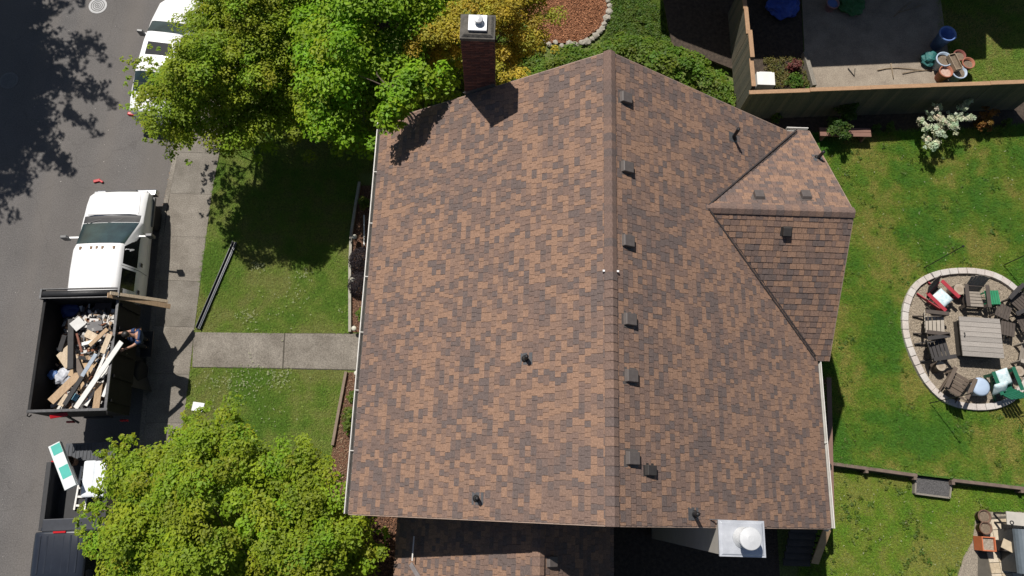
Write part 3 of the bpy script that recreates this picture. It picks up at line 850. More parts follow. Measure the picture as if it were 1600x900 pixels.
for xx in (-.5, -.17, 0, .17, .5): MB().box((xx, 4.98, 2.105 if abs(xx) < .4 else 2.09), (.07, .10, .035)).build('clearance_light', amber, cab, bevel=.01)
for i in range(7):
    xx = -.54 + i * .18; MB().box((xx, 4.3, 2.098 if abs(xx) < .5 else 2.088), (.05, 1.25, .02)).build('roof_rib', car_white, cab, bevel=.006)
for s in (-1, 1):
    TLf.panel('hood_seam', M('seam_grey', (.25, .25, .26), None, 5, .5), cab, (6.32, 7.05, 7.05, 6.32), (3.62, 3.62, 3.68, 3.68), s, eps=.004)
    TLf.panel('hood_crease', M('seam_pale', (.55, .55, .56), None, 5, .5), cab, (6.35, 7.0, 7.0, 6.35), (5.0, 5.0, 5.05, 5.05), s, eps=.003)
MB().box((0, 6.305, 1.47), (1.5, .02, .01)).build('hood_edge', trim, cab)
MB().box((.05, 4.25, 2.118), (.42, .75, .004)).build('roof_scuffs', M('scuff', (.62, .62, .61), (.78, .78, .78), 7, .5), cab)
MB().box((0, 7.27, .98), (1.0, .05, .26)).build('grille', trim, cab)
MB().box((0, 7.36, .62), (1.96, .20, .24)).build('front_bumper', chrome, cab, bevel=.04)
for xx in (-.3, .35): MB().bar((xx, 6.14, 1.48), (xx - .42, 6.0, 1.53), .02, .015).build('wiper', trim, cab)
MB().box((-.32, 5.62, 1.84), (.10, .02, .06)).build('inspection_sticker', white_paint, cab) if False else None
# frame and running gear
MB().box((0, 3.4, .72), (.8, 6.8, .18)).build('chassis', trim, truck)
for x_, y_ in ((-.86, 6.55), (.86, 6.55), (-.86, 1.35), (.86, 1.35)): wheel(truck, x_, y_, .42, .28 if y_ > 3 else .42)
black_steel = M('black_steel', (.013, .013, .014), (.022, .021, .021), 4, .75, bump=.2, bscale=30, spec=.2)
steel_edge = M('worn_steel_edge', (.10, .10, .105), (.05, .05, .05), 14, .45, metal=.4)
BL_, BWd, BT, BF = 3.36, 2.18, 2.3 - RD, 1.15
bed = MB().box((0, BL_ / 2, BF - .05), (BWd - .02, BL_ - .02, .10)).build('dump_bed', black_steel, truck)
hw2 = BWd / 2
for s in (-1, 1):
    w_ = MB().box((s * (hw2 - .03), BL_ / 2, (BF + BT) / 2), (.06, BL_ - .12, BT - BF)).build('bed_side', black_steel, bed)
    MB().box((s * (hw2 - .03), BL_ / 2, BT + .02), (.085, BL_ - .02, .045)).build('top_rail', black_steel if s < 0 else steel_edge, bed, bevel=.008)
    for k in range(5): MB().box((s * (hw2 + .03), .3 + k * .7, (BF + BT) / 2 - .03), (.06, .08, BT - BF - .1)).build('side_rib', black_steel, bed)
MB().box((0, BL_ - .03, (BF + BT) / 2 + .03), (BWd, .06, BT - BF + .06)).build('bed_front', black_steel, bed)
MB().box((0, .03, (BF + BT) / 2), (BWd, .06, BT - BF)).build('tailgate', black_steel, bed)
MB().box((0, .03, BT + .02), (BWd + .06, .08, .05)).build('top_rail', steel_edge, bed, bevel=.008)
tp = MB(); tp.tube([(-hw2 + .02, BL_ + .06, BT + .10), (hw2 - .02, BL_ + .06, BT + .10)], .095, 16); tp.build('tarp_roll', M('tarp_black', (.018, .018, .02), (.03, .03, .03), 12, .5, bump=.4), bed, True)
for yy in (-.075, .20): MB().box((0, BL_ + yy - .0, BT + .12), (BWd + .06, .025, .10)).build('tarp_housing', steel_edge, bed)
for s in (-1, 1):
    MB().box((s * (hw2 + .03), BL_ + .06, BT + .08), (.05, .30, .2)).build('tarp_bracket', steel_edge, bed)
    MB().tube([(s * (hw2 + .0), -.02, BT), (s * (hw2 + .03), -.09, BT - .02), (s * (hw2 + .0), -.11, BT - .08), (s * (hw2 - .04), -.05, BT - .1)], .018, 6).build('latch_hook', black_steel, bed, True)
    MB().box((s * .8, -.10, .75), (.22, .06, .14)).build('tail_light', red_lens, truck, bevel=.02)
MB().box((hw2 + .14, 2.25, .72), (.34, .8, .05)).build('side_step', trim, truck)
MB().bar((hw2 + .14, 2.25, .72), (.3, 2.25, .72), .06, .06).build('step_bracket', trim, truck)
# red flagged strap lashed behind the tailgate
fl = MB().box((0, 0, 0), (.46, .13, .05)).build('hazard_flag', red_lens, truck, bevel=.02)
v = TL(92, 646, 2.15); fl.location = (v.x, v.y - .05, v.z); fl.rotation_euler = (R(20), R(8), R(10))
MB().bar((v.x + .15, v.y - .04, v.z - .02), (v.x + .32, v.y - .22, v.z - .5), .05, .05).build('flag_stay', trim, truck)
MB().bar((v.x, v.y, v.z - .02), (v.x, .02, v.z - .1), .05, .05).build('flag_bracket', trim, truck)

# --- things in the bed
wood_t = M('lumber_tan', (.42, .30, .19), (.33, .22, .13), 5, .8, stretch=(6, .6, 6), grain=.15)
wood_p = M('lumber_pale', (.55, .45, .33), (.46, .36, .25), 5, .8, stretch=(6, .6, 6), grain=.15)
ply = M('plywood', (.47, .34, .21), (.38, .26, .15), 3, .8, grain=.15)
blk = M('charred_beam', (.022, .021, .022), (.035, .033, .033), 8, .7)
wht = M('white_board', (.75, .74, .71), (.64, .63, .60), 4, .55)
grb = M('grey_brown_board', (.15, .12, .10), (.11, .09, .075), 6, .85)
def board(name, label, cat, p1, p2, z1, z2, w_, th, mat, group='debris boards in the truck bed', up=(0, 0, 1)):
    if group == 'debris boards in the truck bed': z1, z2 = z1 + .22, z2 + .2
    a, c = P(p1[0], p1[1], z1), P(p2[0], p2[1], z2)
    m_ = (a + c) / 2
    o = MB().bar(a - m_, c - m_, w_, th, up=up).build(name, mat, None, bevel=.006)
    o.location = m_
    return tag(o, label, cat, group)
ZB = 1.62
debris_fill = MB()
rr = random.Random(5)
board('white_board', 'long white board lying across the debris toward the tailgate', 'board', (118, 638), (190, 534), 1.74, 2.36, .15, .03, wht)
board('white_board', 'thin white trim strip beside the long white board', 'board', (146, 596), (168, 546), 1.78, 2.0, .08, .03, wht)
board('pale_board', 'pale plank end held by the worker', 'board', (160, 552), (172, 522), 2.12, 2.2, .16, .035, wood_p)
board('tan_plank', 'wide tan plank at the tail left corner of the bed', 'board', (79, 628), (128, 580), 1.80, 1.72, .24, .03, wood_t)
board('plywood_sheet', 'square tan plywood sheet in the middle of the truck bed', 'board', (122, 592), (142, 548), 1.62, 1.68, .66, .02, ply)
board('tan_plank', 'second tan sheet under the black beam near the tailgate', 'board', (126, 606), (152, 603), 1.60, 1.62, .34, .025, ply)
board('cream_panel', 'cream insulation panel against the left wall of the bed', 'panel', (96, 566), (116, 548), 1.62, 1.76, .52, .06, wood_p)
board('tan_block', 'short tan timber offcut standing at the tailgate', 'board', (94, 634), (102, 615), 1.70, 1.76, .20, .05, wood_p)
board('tan_plank', 'thick tan plank at the tail right corner of the bed', 'board', (150, 639), (156, 598), 1.74, 1.86, .20, .05, wood_t)
board('black_beam', 'long black beam along the left side of the debris', 'beam', (112, 499), (111, 577), 1.76, 1.86, .17, .10, blk)
board('black_beam', 'short black beam leaning on the left bed wall', 'beam', (94, 548), (102, 524), 1.7, 1.8, .14, .08, blk)
board('black_beam', 'black beam slanting down to the tailgate', 'beam', (101, 633), (128, 590), 1.82, 1.86, .13, .07, blk)
board('grey_board', 'grey brown board crossing the plywood sheet', 'board', (117, 558), (130, 592), 1.74, 1.78, .17, .03, grb)
board('metal_strip', 'bluish grey metal flashing strip over the plywood', 'flashing', (128, 588), (150, 553), 1.84, 1.9, .12, .02, M('flashing_blue', (.35, .40, .46), (.25, .29, .34), 8, .4, metal=.3))
board('white_strip', 'short white strip just inside the tailgate', 'board', (134, 634), (148, 608), 1.72, 1.76, .10, .03, wht)
board('white_strip', 'white strip along the right bed wall', 'board', (161, 620), (171, 594), 1.84, 1.9, .09, .03, wht)
board('red_stick', 'reddish brown stick on the scrap pile', 'stick', (120, 521), (128, 550), 1.84, 1.8, .06, .04, M('stick_red', (.22, .09, .06), None, 5, .8))
board('white_sheet', 'crumpled white sheet at the top of the scrap pile', 'sheet', (116, 500), (127, 512), 1.86, 1.8, .34, .02, wht)
board('blue_panel', 'small sky blue panel between planks at the tailgate', 'panel', (113, 625), (119, 615), 1.66, 1.68, .24, .02, M('sky_blue', (.22, .48, .62), None, 4, .5))
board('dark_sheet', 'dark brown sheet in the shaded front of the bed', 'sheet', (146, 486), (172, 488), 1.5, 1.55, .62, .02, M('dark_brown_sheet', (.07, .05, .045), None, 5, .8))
board('white_board', 'white siding offcut leaning on the right bed wall', 'board', (158, 590), (176, 548), 1.86, 2.0, .16, .02, wht)
board('pale_board', 'pale plank parallel to the long white board', 'board', (128, 628), (160, 575), 1.74, 1.9, .15, .03, wood_p)
board('cream_panel', 'small cream panel on top of the scrap pile', 'panel', (134, 520), (150, 528), 1.86, 1.9, .22, .02, wood_p)
board('white_board', 'short white offcut in the middle of the scrap pile', 'board', (128, 538), (158, 530), 1.9, 1.9, .10, .03, wht)
board('grey_sheet', 'grey shingle sheet lying on the scrap pile', 'sheet', (136, 512), (160, 508), 1.84, 1.82, .30, .015, M('sheet_grey', (.17, .165, .165), None, 5, .8))
board('tan_plank', 'tan offcut lying across the front of the scrap pile', 'board', (140, 540), (168, 514), 1.92, 1.92, .12, .03, wood_t)
board('lumber', 'tan board jutting out to the right behind the cab', 'board', (168, 461), (266, 479), 2.64, 1.15, .15, .04, wood_t, 'boards jutting out behind the cab')
board('lumber', 'narrow board nearer the cab of the two jutting out', 'board', (172, 458), (262, 471), 2.66, 1.2, .10, .04, wood_p, 'boards jutting out behind the cab')
def lump(name, c, r, mat, seed=0, flat=.6, n=2):
    bm = bmesh.new(); bmesh.ops.create_icosphere(bm, subdivisions=n + 1, radius=1)
    for v in bm.verts:
        k = 1 + .38 * noise.noise(v.co * 1.7 + Vector((seed * 3.7, 0, 0))) + .16 * noise.noise(v.co * 5 + Vector((0, seed, 0)))
        v.co = Vector((v.co.x * r * k, v.co.y * r * k, v.co.z * r * flat * k))
    me = bpy.data.meshes.new(name); bm.to_mesh(me); bm.free(); o = link(name, me, mat); o.location = c
    for p in me.polygons: p.use_smooth = False
    return o
tag(lump('plastic_bag', P(82, 585, 1.72), .14, M('bag_blue', (.04, .10, .26), (.12, .2, .4), 9, .4), 3), 'small crumpled blue bag by the left bed wall', 'bag')
tag(lump('plastic_bag', P(100, 588, 1.72), .26, M('bag_white', (.55, .57, .62), (.28, .29, .32), 8, .5), 5, .5), 'crumpled white bag between the left wall and the tan plank', 'bag')
tag(lump('tarpaulin', P(108, 480, 1.5), .3, M('tarp_blue', (.02, .04, .16), (.015, .025, .09), 5, .5), 8, .5), 'dark blue tarp heaped in the front of the bed', 'tarp')
# loose scrap: countless small shards heaped in the bed
sc = MB(); scm = [M('scrap_grey', (.13, .125, .125)), M('scrap_white', (.6, .58, .55)), M('scrap_tan', (.36, .25, .16)), M('scrap_black', (.025, .025, .027)), M('scrap_rust', (.26, .11, .06)), M('scrap_amber', (.55, .25, .03))]
x1_, y1_ = hw2 - .12, BL_ - .15
for i in range(1300):
    x_ = rr.uniform(-x1_, x1_); y_ = rr.uniform(.12, y1_)
    hgt = 1.30 + .42 * max(0, 1 - ((x_ - .25) / 1.0) ** 2) * (1 if y_ < 2.7 else max(0, (3.3 - y_) / .6)) + .1
    z_ = rr.uniform(hgt - .05, hgt + .16)
    rot = Matrix.Rotation(rr.uniform(0, 6.3), 3, 'Z') @ Matrix.Rotation(rr.gauss(0, .5), 3, 'X')
    mid = .9 < y_ - .6 and abs(x_ - .15) < .6
    sc.box((x_, y_, z_ + (.15 if mid else 0)), (rr.uniform(.03, .12), rr.uniform(.08, .34), rr.uniform(.004, .03)), rot, rr.choices(range(6), (5, 5, 3.6, 3.4, 1.4, .12))[0])
sc.box((0, BL_ / 2, 1.30), (BWd - .16, BL_ - .2, .32), mi=3)
so_ = sc.build('scrap_heap', scm); so_.matrix_world = Tm; tag(so_, 'heap of torn roofing scraps and offcuts filling the truck bed', 'debris', kind='stuff')
# dark panel standing against the truck
a, c = P(187, 548, 1.05), P(204, 604, 1.05); dn = Vector((.20, .0, -1.05 + RD)); m_ = (a + c) / 2
mb = MB(); th = Vector((-.035, .0, 0)); q = [a - m_, c - m_, c - m_ + dn, a - m_ + dn]
mb.add(q + [v + th for v in q], [(0, 1, 2, 3), (7, 6, 5, 4), (0, 4, 5, 1), (1, 5, 6, 2), (2, 6, 7, 3), (3, 7, 4, 0)])
o = mb.build('metal_sheet', M('panel_grey', (.05, .05, .048), (.035, .035, .033), 5, .6)); o.location = m_; tag(o, 'dark grey metal sheet standing on edge beside the truck bed', 'sheet')

# --- worker leaning over the side of the bed
skin = M('skin', (.40, .22, .15), (.36, .19, .12), 8, .5)
shirt = M('navy_shirt', (.02, .045, .12), (.015, .03, .085), 7, .85, bump=.3)
jeans = M('dark_trousers', (.02, .022, .03), (.014, .015, .02), 8, .9)
hairm = M('black_hair', (.012, .010, .009), (.02, .017, .015), 30, .5)
def skinned(name, chains, mat, parent, levels=2, root=0):
    """chains: list of lists of ((x,y,z), radius); points within 1 mm are shared"""
    vs, rs, es = [], [], []
    def idx(p, r):
        for i, v in enumerate(vs):
            if (Vector(v) - Vector(p)).length < .001: return i
        vs.append(tuple(p)); rs.append(r); return len(vs) - 1
    for ch_ in chains:
        l = None
        for p, r in ch_:
            i = idx(p, r)
            if l is not None and l != i: es.append((l, i))
            l = i
    me = bpy.data.meshes.new(name); me.from_pydata(vs, es, []); me.update()
    o = link(name, me, mat, parent)
    sk = o.modifiers.new('skin', 'SKIN'); sk.use_smooth_shade = True
    for i, r in enumerate(rs):
        rr_ = r if isinstance(r, tuple) else (r, r)
        me.skin_vertices[0].data[i].radius = rr_
    me.skin_vertices[0].data[root].use_root = True
    sb = o.modifiers.new('sub', 'SUBSURF'); sb.levels = levels; sb.render_levels = levels
    return o
# worker's own frame: x to his right hand side, y forward (towards the bed), feet on the side step
step_z = .745 + RD
hd = P(199, 522, 2.55)                      # head
f0 = Tm @ Vector((hw2 + .16, 2.25, .745)); 
fw = (Vector((hd.x, hd.y, 0)) - Vector((f0.x, f0.y, 0))); face = math.atan2(-fw.x, fw.y)
worker = empty('person', f0, R(90) + TY)
tag(worker, 'worker in navy shirt leaning over the truck bed with both arms out', 'person')
Wi = (Matrix.Translation(f0) @ Matrix.Rotation(R(90) + TY, 4, 'Z')).inverted()
def WL(px, py, z): return tuple(Wi @ P(px, py, z))
hp = (0, -.05, .88)
HD = Vector(WL(198, 523, 2.38)); 
nk = Vector((HD.x, HD.y - .16, HD.z - .16)); ch_ = Vector((nk.x * .8, nk.y - .12, nk.z - .10)); wa = Vector((nk.x * .4, -.02, 1.08))
hl, hr_ = Vector(WL(171, 523, 2.26)), Vector(WL(194, 546, 2.30))      # hands
sl_, sr_ = ch_ + Vector((.19 , .02, .03)), ch_ + Vector((-.19, .02, .03))
# which hand is on which side
if hl.x < hr_.x: sl_, sr_ = sr_, sl_
el_, er_ = sl_.lerp(hl, .52) + Vector((0, 0, -.06)), sr_.lerp(hr_, .5) + Vector((0, -.02, -.04))
kn = [Vector((s * .11, .06, .46)) for s in (-1, 1)]; an = [Vector((s * .12, -.02, .08)) for s in (-1, 1)]; toe = [Vector((s * .13, .16, .035)) for s in (-1, 1)]
body = skinned('body', [[(hp, (.15, .11)), (tuple(wa), (.14, .105)), (tuple(ch_), (.165, .11)), (tuple(nk), .06), (tuple(nk.lerp(HD, .6)), .06), (tuple(HD), (.085, .095)), (tuple(HD + Vector((0, .045, .055))), (.07, .08))],
   [(tuple(ch_), (.165, .11)), (tuple(sl_), .062), (tuple(el_), .044), (tuple(hl), .03)], [(tuple(ch_), (.165, .11)), (tuple(sr_), .062), (tuple(er_), .044), (tuple(hr_), .03)]] +
  [[(hp, (.15, .11)), (tuple(Vector((k.x * .9, -.02, .8))), .085), (tuple(k), .06), (tuple(a_), .04), (tuple(t_), .035)] for k, a_, t_ in zip(kn, an, toe)], skin, worker)
def hand(h, e, s):
    d = (h - e).normalized(); x = d.cross(Vector((0, 0, 1))).normalized(); dn_ = Vector((0, 0, -1))
    palm = h + d * .06
    chs = [[(tuple(h - d * .02), (.03, .022)), (tuple(palm), (.036, .018))]]
    for i, (o_, l_) in enumerate(((-.03, .062), (-.01, .074), (.01, .07), (.03, .055))):
        k0 = palm + x * o_; k1 = k0 + d * l_ * .5 + dn_ * .008; k2 = k1 + d * l_ * .35 + dn_ * .03
        chs.append([(tuple(palm), (.036, .018)), (tuple(k0 + d * .015), .010), (tuple(k1), .009), (tuple(k2), .008)])
    t0 = h + d * .02 + x * s * .035; t1 = t0 + d * .035 + x * s * .025 + dn_ * .015
    chs.append([(tuple(h - d * .02), (.03, .022)), (tuple(t0), .011), (tuple(t1), .009)])
    skinned('hand', chs, skin, worker, 1)
hand(hl, el_, -1); hand(hr_, er_, 1)
skinned('shirt', [[(tuple(Vector(hp) + Vector((0, .0, .02))), (.20, .17)), (tuple(wa), (.20, .17)), (tuple(ch_), (.225, .18)), (tuple(ch_.lerp(nk, .6)), .085)],
   [(tuple(ch_), (.225, .18)), (tuple(sl_), .088), (tuple(sl_.lerp(el_, .65)), .066)], [(tuple(ch_), (.225, .18)), (tuple(sr_), .088), (tuple(sr_.lerp(er_, .65)), .066)]], shirt, worker)
skinned('trousers', [[(hp, (.19, .16)), (tuple(Vector((k.x * .9, -.02, .8))), .10), (tuple(k), .075), (tuple(a_ + Vector((0, 0, .02))), .058)] for k, a_ in zip(kn, an)], jeans, worker)
for t_, a_ in zip(toe, an): MB().box(((t_.x + a_.x) / 2, (t_.y + a_.y) / 2, .045), (.10, .29, .09)).build('boot', blackm, worker, bevel=.03)
hr2 = bmesh.new(); bmesh.ops.create_icosphere(hr2, subdivisions=3, radius=1)
for v in hr2.verts: v.co = Vector((v.co.x * .105, v.co.y * .118, v.co.z * .10)) * (1 + .06 * noise.noise(v.co * 4))
bmesh.ops.delete(hr2, geom=[v for v in hr2.verts if v.co.z < -.03 and v.co.y > .0], context='VERTS')
me = bpy.data.meshes.new('hair'); hr2.to_mesh(me); hr2.free(); o = link('hair', me, hairm, worker); o.location = HD + Vector((0, .02, .045)); o.rotation_euler = (R(-35), 0, 0)
for p in me.polygons: p.use_smooth = True
for s in (-1, 1):
    MB().lathe([(0, -.014), (.012, -.008), (.014, 0), (.012, .008), (0, .014)], 8, HD + Vector((s * .032, .112, .03))).build('eye', M('eye_white', (.6, .58, .55), None, 4, .3), worker, True)
    MB().lathe([(.008, -.03), (.02, -.02), (.024, 0), (.02, .02), (.008, .03)], 8, HD + Vector((s * .092, .02, .0))).build('ear', skin, worker, True)
MB().bar(HD + Vector((0, .10, .0)), HD + Vector((0, .135, -.01)), .022, .035).build('nose', skin, worker, bevel=.008)
MB().bar(HD + Vector((-.022, .108, -.045)), HD + Vector((.022, .108, -.045)), .012, .010).build('mouth', M('lips', (.25, .10, .08), None, 5, .5), worker)

# --- navy pickup, tailgate down, nose towards the bottom of the picture
pk0 = (P(97, 690, .95) + P(172, 690, .95)) / 2
PKY = math.pi + R(4.0)
pick = empty('pickup_truck', (-14.48, P(120, 690, .85).y, RD), PKY)
tag(pick, 'dark navy pickup with lowered tailgate and goods in its open bed', 'pickup')
PM = Matrix.Translation(pick.location) @ Matrix.Rotation(PKY, 4, 'Z'); Pi = PM.inverted()
def pp(w, zb, w1, z1, wc, zc): return [(w - .05, .45), (w, .8), (w - .01, zb), (w1, z1), (w1 - .12, z1 + .05 if z1 > 1.5 else z1 + .02), (wc, zc), (0, zc + .01)]
pst = [(2.50, pp(.92, 1.30, .70, 1.84, .4, 1.91)), (2.56, pp(.93, 1.31, .71, 1.86, .4, 1.92)), (3.6, pp(.94, 1.31, .71, 1.86, .4, 1.92)), (3.95, pp(.93, 1.30, .66, 1.78, .4, 1.85)),
       (4.65, pp(.92, 1.26, .84, 1.30, .45, 1.34)), (4.75, pp(.91, 1.22, .84, 1.26, .45, 1.30)), (5.6, pp(.88, 1.12, .8, 1.17, .45, 1.22)), (5.95, pp(.8, .98, .7, 1.0, .4, 1.03))]
pl = Loft(pst); pc = pl.body('cab', car_navy, pick)
pl.cross_panel('windscreen', auto_glass, pc, 4.62, 3.98, 3.0)
for s in (-1, 1):
    pl.panel('side_window', dark_glass, pc, (2.75, 4.05, 4.4, 2.75), (2.92, 2.92, 2.12, 2.12), s)
    mirror(pc, s * .9, 4.3, 1.38, s, trim, .2)
    for i in range(3): MB().box((s * (.12 + i * .20), 3.1, 1.918), (.05, 1.0, .018)).build('roof_rib', car_navy, pc, bevel=.006)
    w_ = MB().box((s * .86, 1.52, .95), (.13, 1.92, .75)).build('bed_side', car_navy, pick, bevel=.03)
    MB().box((s * .86, 1.52, 1.335), (.14, 1.9, .03)).build('bed_rail', trim, w_, bevel=.01)
    MB().box((s * .86, .55, 1.02), (.10, .06, .3)).build('tail_light', red_lens, pick, bevel=.015)
MB().box((0, 1.5, .68), (1.66, 1.95, .08)).build('bed_floor', trim, pick)
MB().box((0, 2.43, 1.0), (1.68, .08, .72)).build('bed_front', car_navy, pick)
MB().box((0, 2.33, 1.30), (1.60, .34, .22)).build('tool_box', M('tool_box_navy', (.03, .034, .045), None, 8, .45), pick, bevel=.02)
tg = MB().box((0, .26, .74), (1.5, .52, .06)).build('tailgate', M('tailgate_ribbed', (.06, .065, .075), (.045, .048, .055), 8, .5), pick, bevel=.01)
for i in range(13): MB().box((-.66 + i * .11, .27, .778), (.03, .42, .016)).build('tailgate_rib', M('tailgate_ribbed'), tg)
MB().box((0, .45, .5), (1.7, .16, .2)).build('rear_bumper', trim, pick, bevel=.03)
MB().box((.0, 2.52, 1.93), (.34, .05, .05)).build('brake_light', red_lens, pc)
MB().box((0, 3.0, .55), (.8, 5.6, .18)).build('chassis', trim, pick)
for x_, y_ in ((-.82, 1.2), (.82, 1.2), (-.82, 4.9), (.82, 4.9)): wheel(pick, x_, y_, .38, .25)
# goods in the pickup
def onbed(px, py, z): return P(px, py, z)
teal = M('teal_print', (.07, .42, .36), (.05, .36, .30), 3, .5); pale_box = M('white_carton', (.66, .70, .70), (.58, .62, .62), 3, .55)
a, c = onbed(86, 694, 1.42), onbed(112, 762, 1.42); m_ = (a + c) / 2
ct = MB().bar(a - m_, c - m_, .34, .14).build('carton', pale_box, None, bevel=.008); ct.location = m_; tag(ct, 'long white and teal carton laid over the pickup bed corner', 'carton')
for f0_, f1_ in ((.03, .24), (.52, .78)):
    MB().bar((a - m_).lerp(c - m_, f0_) + Vector((.02, .02, .003)), (a - m_).lerp(c - m_, f1_) + Vector((.02, .02, .003)), .27, .144).build('printed_panel', teal, ct)
bk_ = MB().lathe([(.11, 0), (.15, .30), (.16, .30), (.16, .33), (.145, .33), (.14, .30), (.105, .03), (0, .03)], 20).build('bucket', M('bucket_brown', (.16, .085, .05), (.1, .055, .035), 6, .7), None, True)
bk_.location = onbed(117, 722, .72); tag(bk_, 'brown bucket beside the carton in the pickup bed', 'bucket')
for i, (px_, py_, lab) in enumerate(((134, 748, 'white padded wrap in the pickup bed, nearer the bucket'), (152, 748, 'white padded wrap in the pickup bed, nearer the tree'))):
    mb = MB(); mb.box((0, 0, .26), (.36, 1.05, .52)); o = mb.build('wrapped_bale', M('white_wrap', (.74, .77, .80), (.62, .66, .70), 5, .35, bump=.6, bscale=9), None, bevel=.06)
    v = onbed(px_, py_, 1.24); o.location = (v.x, v.y, .60); o.rotation_euler = (0, 0, R(4)); tag(o, lab, 'bale', 'white bales in the pickup bed')
ld = empty('ladder', onbed(117, 762, 1.1)); ld.location.z = .60; tag(ld, 'short white ladder lying in the pickup bed', 'ladder')
for s in (-1, 1): MB().box((s * .15, 0, .03), (.05, 1.25, .06)).build('rail', wht, ld)
for k in range(5): MB().box((0, -.5 + k * .25, .03), (.27, .06, .035)).build('rung', wht, ld)

# --- white saloon under the tree
SY = R(-5.0)
sed = empty('parked_car', (-14.35, 12.55, RD), SY); tag(sed, 'white car with sunroof parked half under the maple', 'car')
def sp(w, zb, w1, z1, wc, zc): return [(w - .06, .25), (w, .62), (w - .03, zb), (w1, z1), (w1 - .10, z1 + .035), (wc, zc), (0, zc + .012)]
sst = [(0, sp(.74, .70, .66, .76, .4, .82)), (.12, sp(.82, .86, .74, .95, .45, 1.0)), (.62, sp(.87, .96, .78, 1.03, .45, 1.07)), (.75, sp(.88, .97, .76, 1.05, .45, 1.10)), (1.35, sp(.90, 1.0, .62, 1.45, .4, 1.52)), (1.6, sp(.90, 1.0, .60, 1.49, .4, 1.55)),
       (2.5, sp(.90, 1.0, .60, 1.50, .4, 1.56)), (2.85, sp(.90, 1.0, .60, 1.45, .4, 1.50)), (3.55, sp(.89, .98, .78, 1.03, .45, 1.08)), (3.65, sp(.89, .96, .79, 1.0, .45, 1.05)), (4.4, sp(.84, .84, .72, .90, .42, .95)), (4.72, sp(.72, .70, .58, .76, .35, .80)), (4.85, sp(.55, .55, .45, .6, .3, .63))]
slf = Loft(sst); sbd = slf.body('body', car_white, sed, .03)
slf.cross_panel('windscreen', auto_glass, sbd, 3.53, 2.87, 3.0)
slf.cross_panel('rear_window', auto_glass, sbd, .78, 1.33, 3.05)
MB().box((.0, 2.18, 1.567), (.80, .48, .012)).build('sunroof', dark_glass, sbd, bevel=.004)
for s in (-1, 1):
    slf.panel('side_window', dark_glass, sbd, (2.02, 2.85, 3.2, 2.02), (2.9, 2.9, 2.1, 2.1), s)
    slf.panel('side_window', dark_glass, sbd, (1.35, 1.97, 1.97, 1.05), (2.9, 2.9, 2.1, 2.1), s)
    mirror(sbd, s * .86, 3.05, 1.04, s, car_white, .12)
    MB().box((s * .72, .06, .74), (.3, .12, .16)).build('tail_light', red_lens, sbd, bevel=.03)
    MB().box((s * .62, 4.66, .62), (.28, .16, .12)).build('headlight', lampm, sbd, bevel=.03)
MB().box((0, .02, .45), (1.5, .14, .24)).build('rear_bumper', car_white, sbd, bevel=.05)
for x_, y_ in ((-.78, .95), (.78, .95), (-.78, 3.85), (.78, 3.85)): wheel(sed, x_, y_, .32, .2)

# red cone style marker pieces on the road in front of the truck
o = MB(); o.box((0, 0, .03), (.22, .10, .05), rotz(.3)); o.box((.16, -.02, .04), (.14, .07, .06), rotz(-.5)); o = o.build('strap', red_lens, None, bevel=.01); o.location = P(152, 283, RD + .002); tag(o, 'small red strap lying on the road by the front bumper', 'strap')
# manhole covers
def manhole(p, label, shade_toned=False):
    e = empty('manhole_cover', p); tag(e, label, 'manhole cover', 'manhole covers in the road')
    iron = M('manhole_pale', (.42, .42, .42), (.32, .32, .32), 14, .6); ink = M('manhole_dark', (.13, .13, .13), None, 10, .7)
    if shade_toned: iron = M('manhole_shaded', (.15, .148, .145), (.11, .108, .106), 14, .7)  # darker iron colour imitates the tree shade on this cover
    MB().lathe([(.33, 0), (.33, .008), (.30, .012)], 36).build('plate', iron, e)
    for r in (.25, .18, .11, .05): MB().lathe([(r, .0125), (r, .018), (r - .03, .018), (r - .03, .0125)], 32, cap=False).build('ring', ink, e)
    return e
manhole(P(153, 9, RD) + Vector((0, 0, .001)), 'pale ringed manhole cover in the sunlit road near the white car')
manhole(P(14, 126, RD) + Vector((0, 0, .001)), 'manhole cover in the tree shade at the road edge', True)
# ------------------------------------------------------------------ trees and shrubs
tree('maple_tree', 'olive green tree overhanging the white car by the pavement', [(345, -70), (340, 10), (318, 52), (296, 80), (284, 105), (272, 128), (258, 150), (250, 172), (252, 200), (262, 222), (290, 225), (330, 232), (380, 228), (430, 205), (470, 190), (490, 110), (495, 20), (480, -80)],
     3.6, 5.8, P(350, 190, 0), 680, 150, .36, .085, (.17, .24, .013), (.33, .42, .024), holes=.46,
     sprigs=[(205, 95), (214, 108), (222, 100), (232, 112), (246, 104), (240, 124), (226, 130), (212, 142), (222, 150), (236, 142), (228, 168), (210, 172), (226, 188), (240, 198), (250, 214), (236, 214), (246, 90), (256, 100)])
tree('maple_tree', 'bright green leafy maple between the olive tree and the brick chimney', [(440, -60), (730, -70), (722, 30), (714, 110), (690, 150), (640, 172), (606, 205), (598, 232), (560, 246), (520, 228), (470, 205), (462, 120), (440, 40)],
     3.8, 6.6, P(560, 160, 0), 440, 150, .48, .12, (.145, .27, .009), (.29, .44, .018), holes=.34, flat=.6,
     extra=[(612, 150, 6.6), (630, 140, 6.8), (648, 132, 6.9), (668, 128, 6.8), (622, 165, 6.5), (690, 118, 6.7), (600, 175, 6.4), (640, 155, 6.7), (610, 190, 6.2), (655, 110, 7.0), (630, 118, 7.0)])
tree('golden_cypress', 'golden yellow feathery conifer behind the brick chimney', [(655, 50), (700, 20), (720, -40), (842, -50), (862, 20), (856, 66), (830, 84), (806, 112), (785, 150), (770, 110), (722, 104), (690, 112), (650, 108), (638, 85)],
     4.6, 6.0, P(770, 80, 0), 200, 200, .30, .07, (.30, .26, .025), (.58, .46, .05), trunk_r=.1, holes=.45)
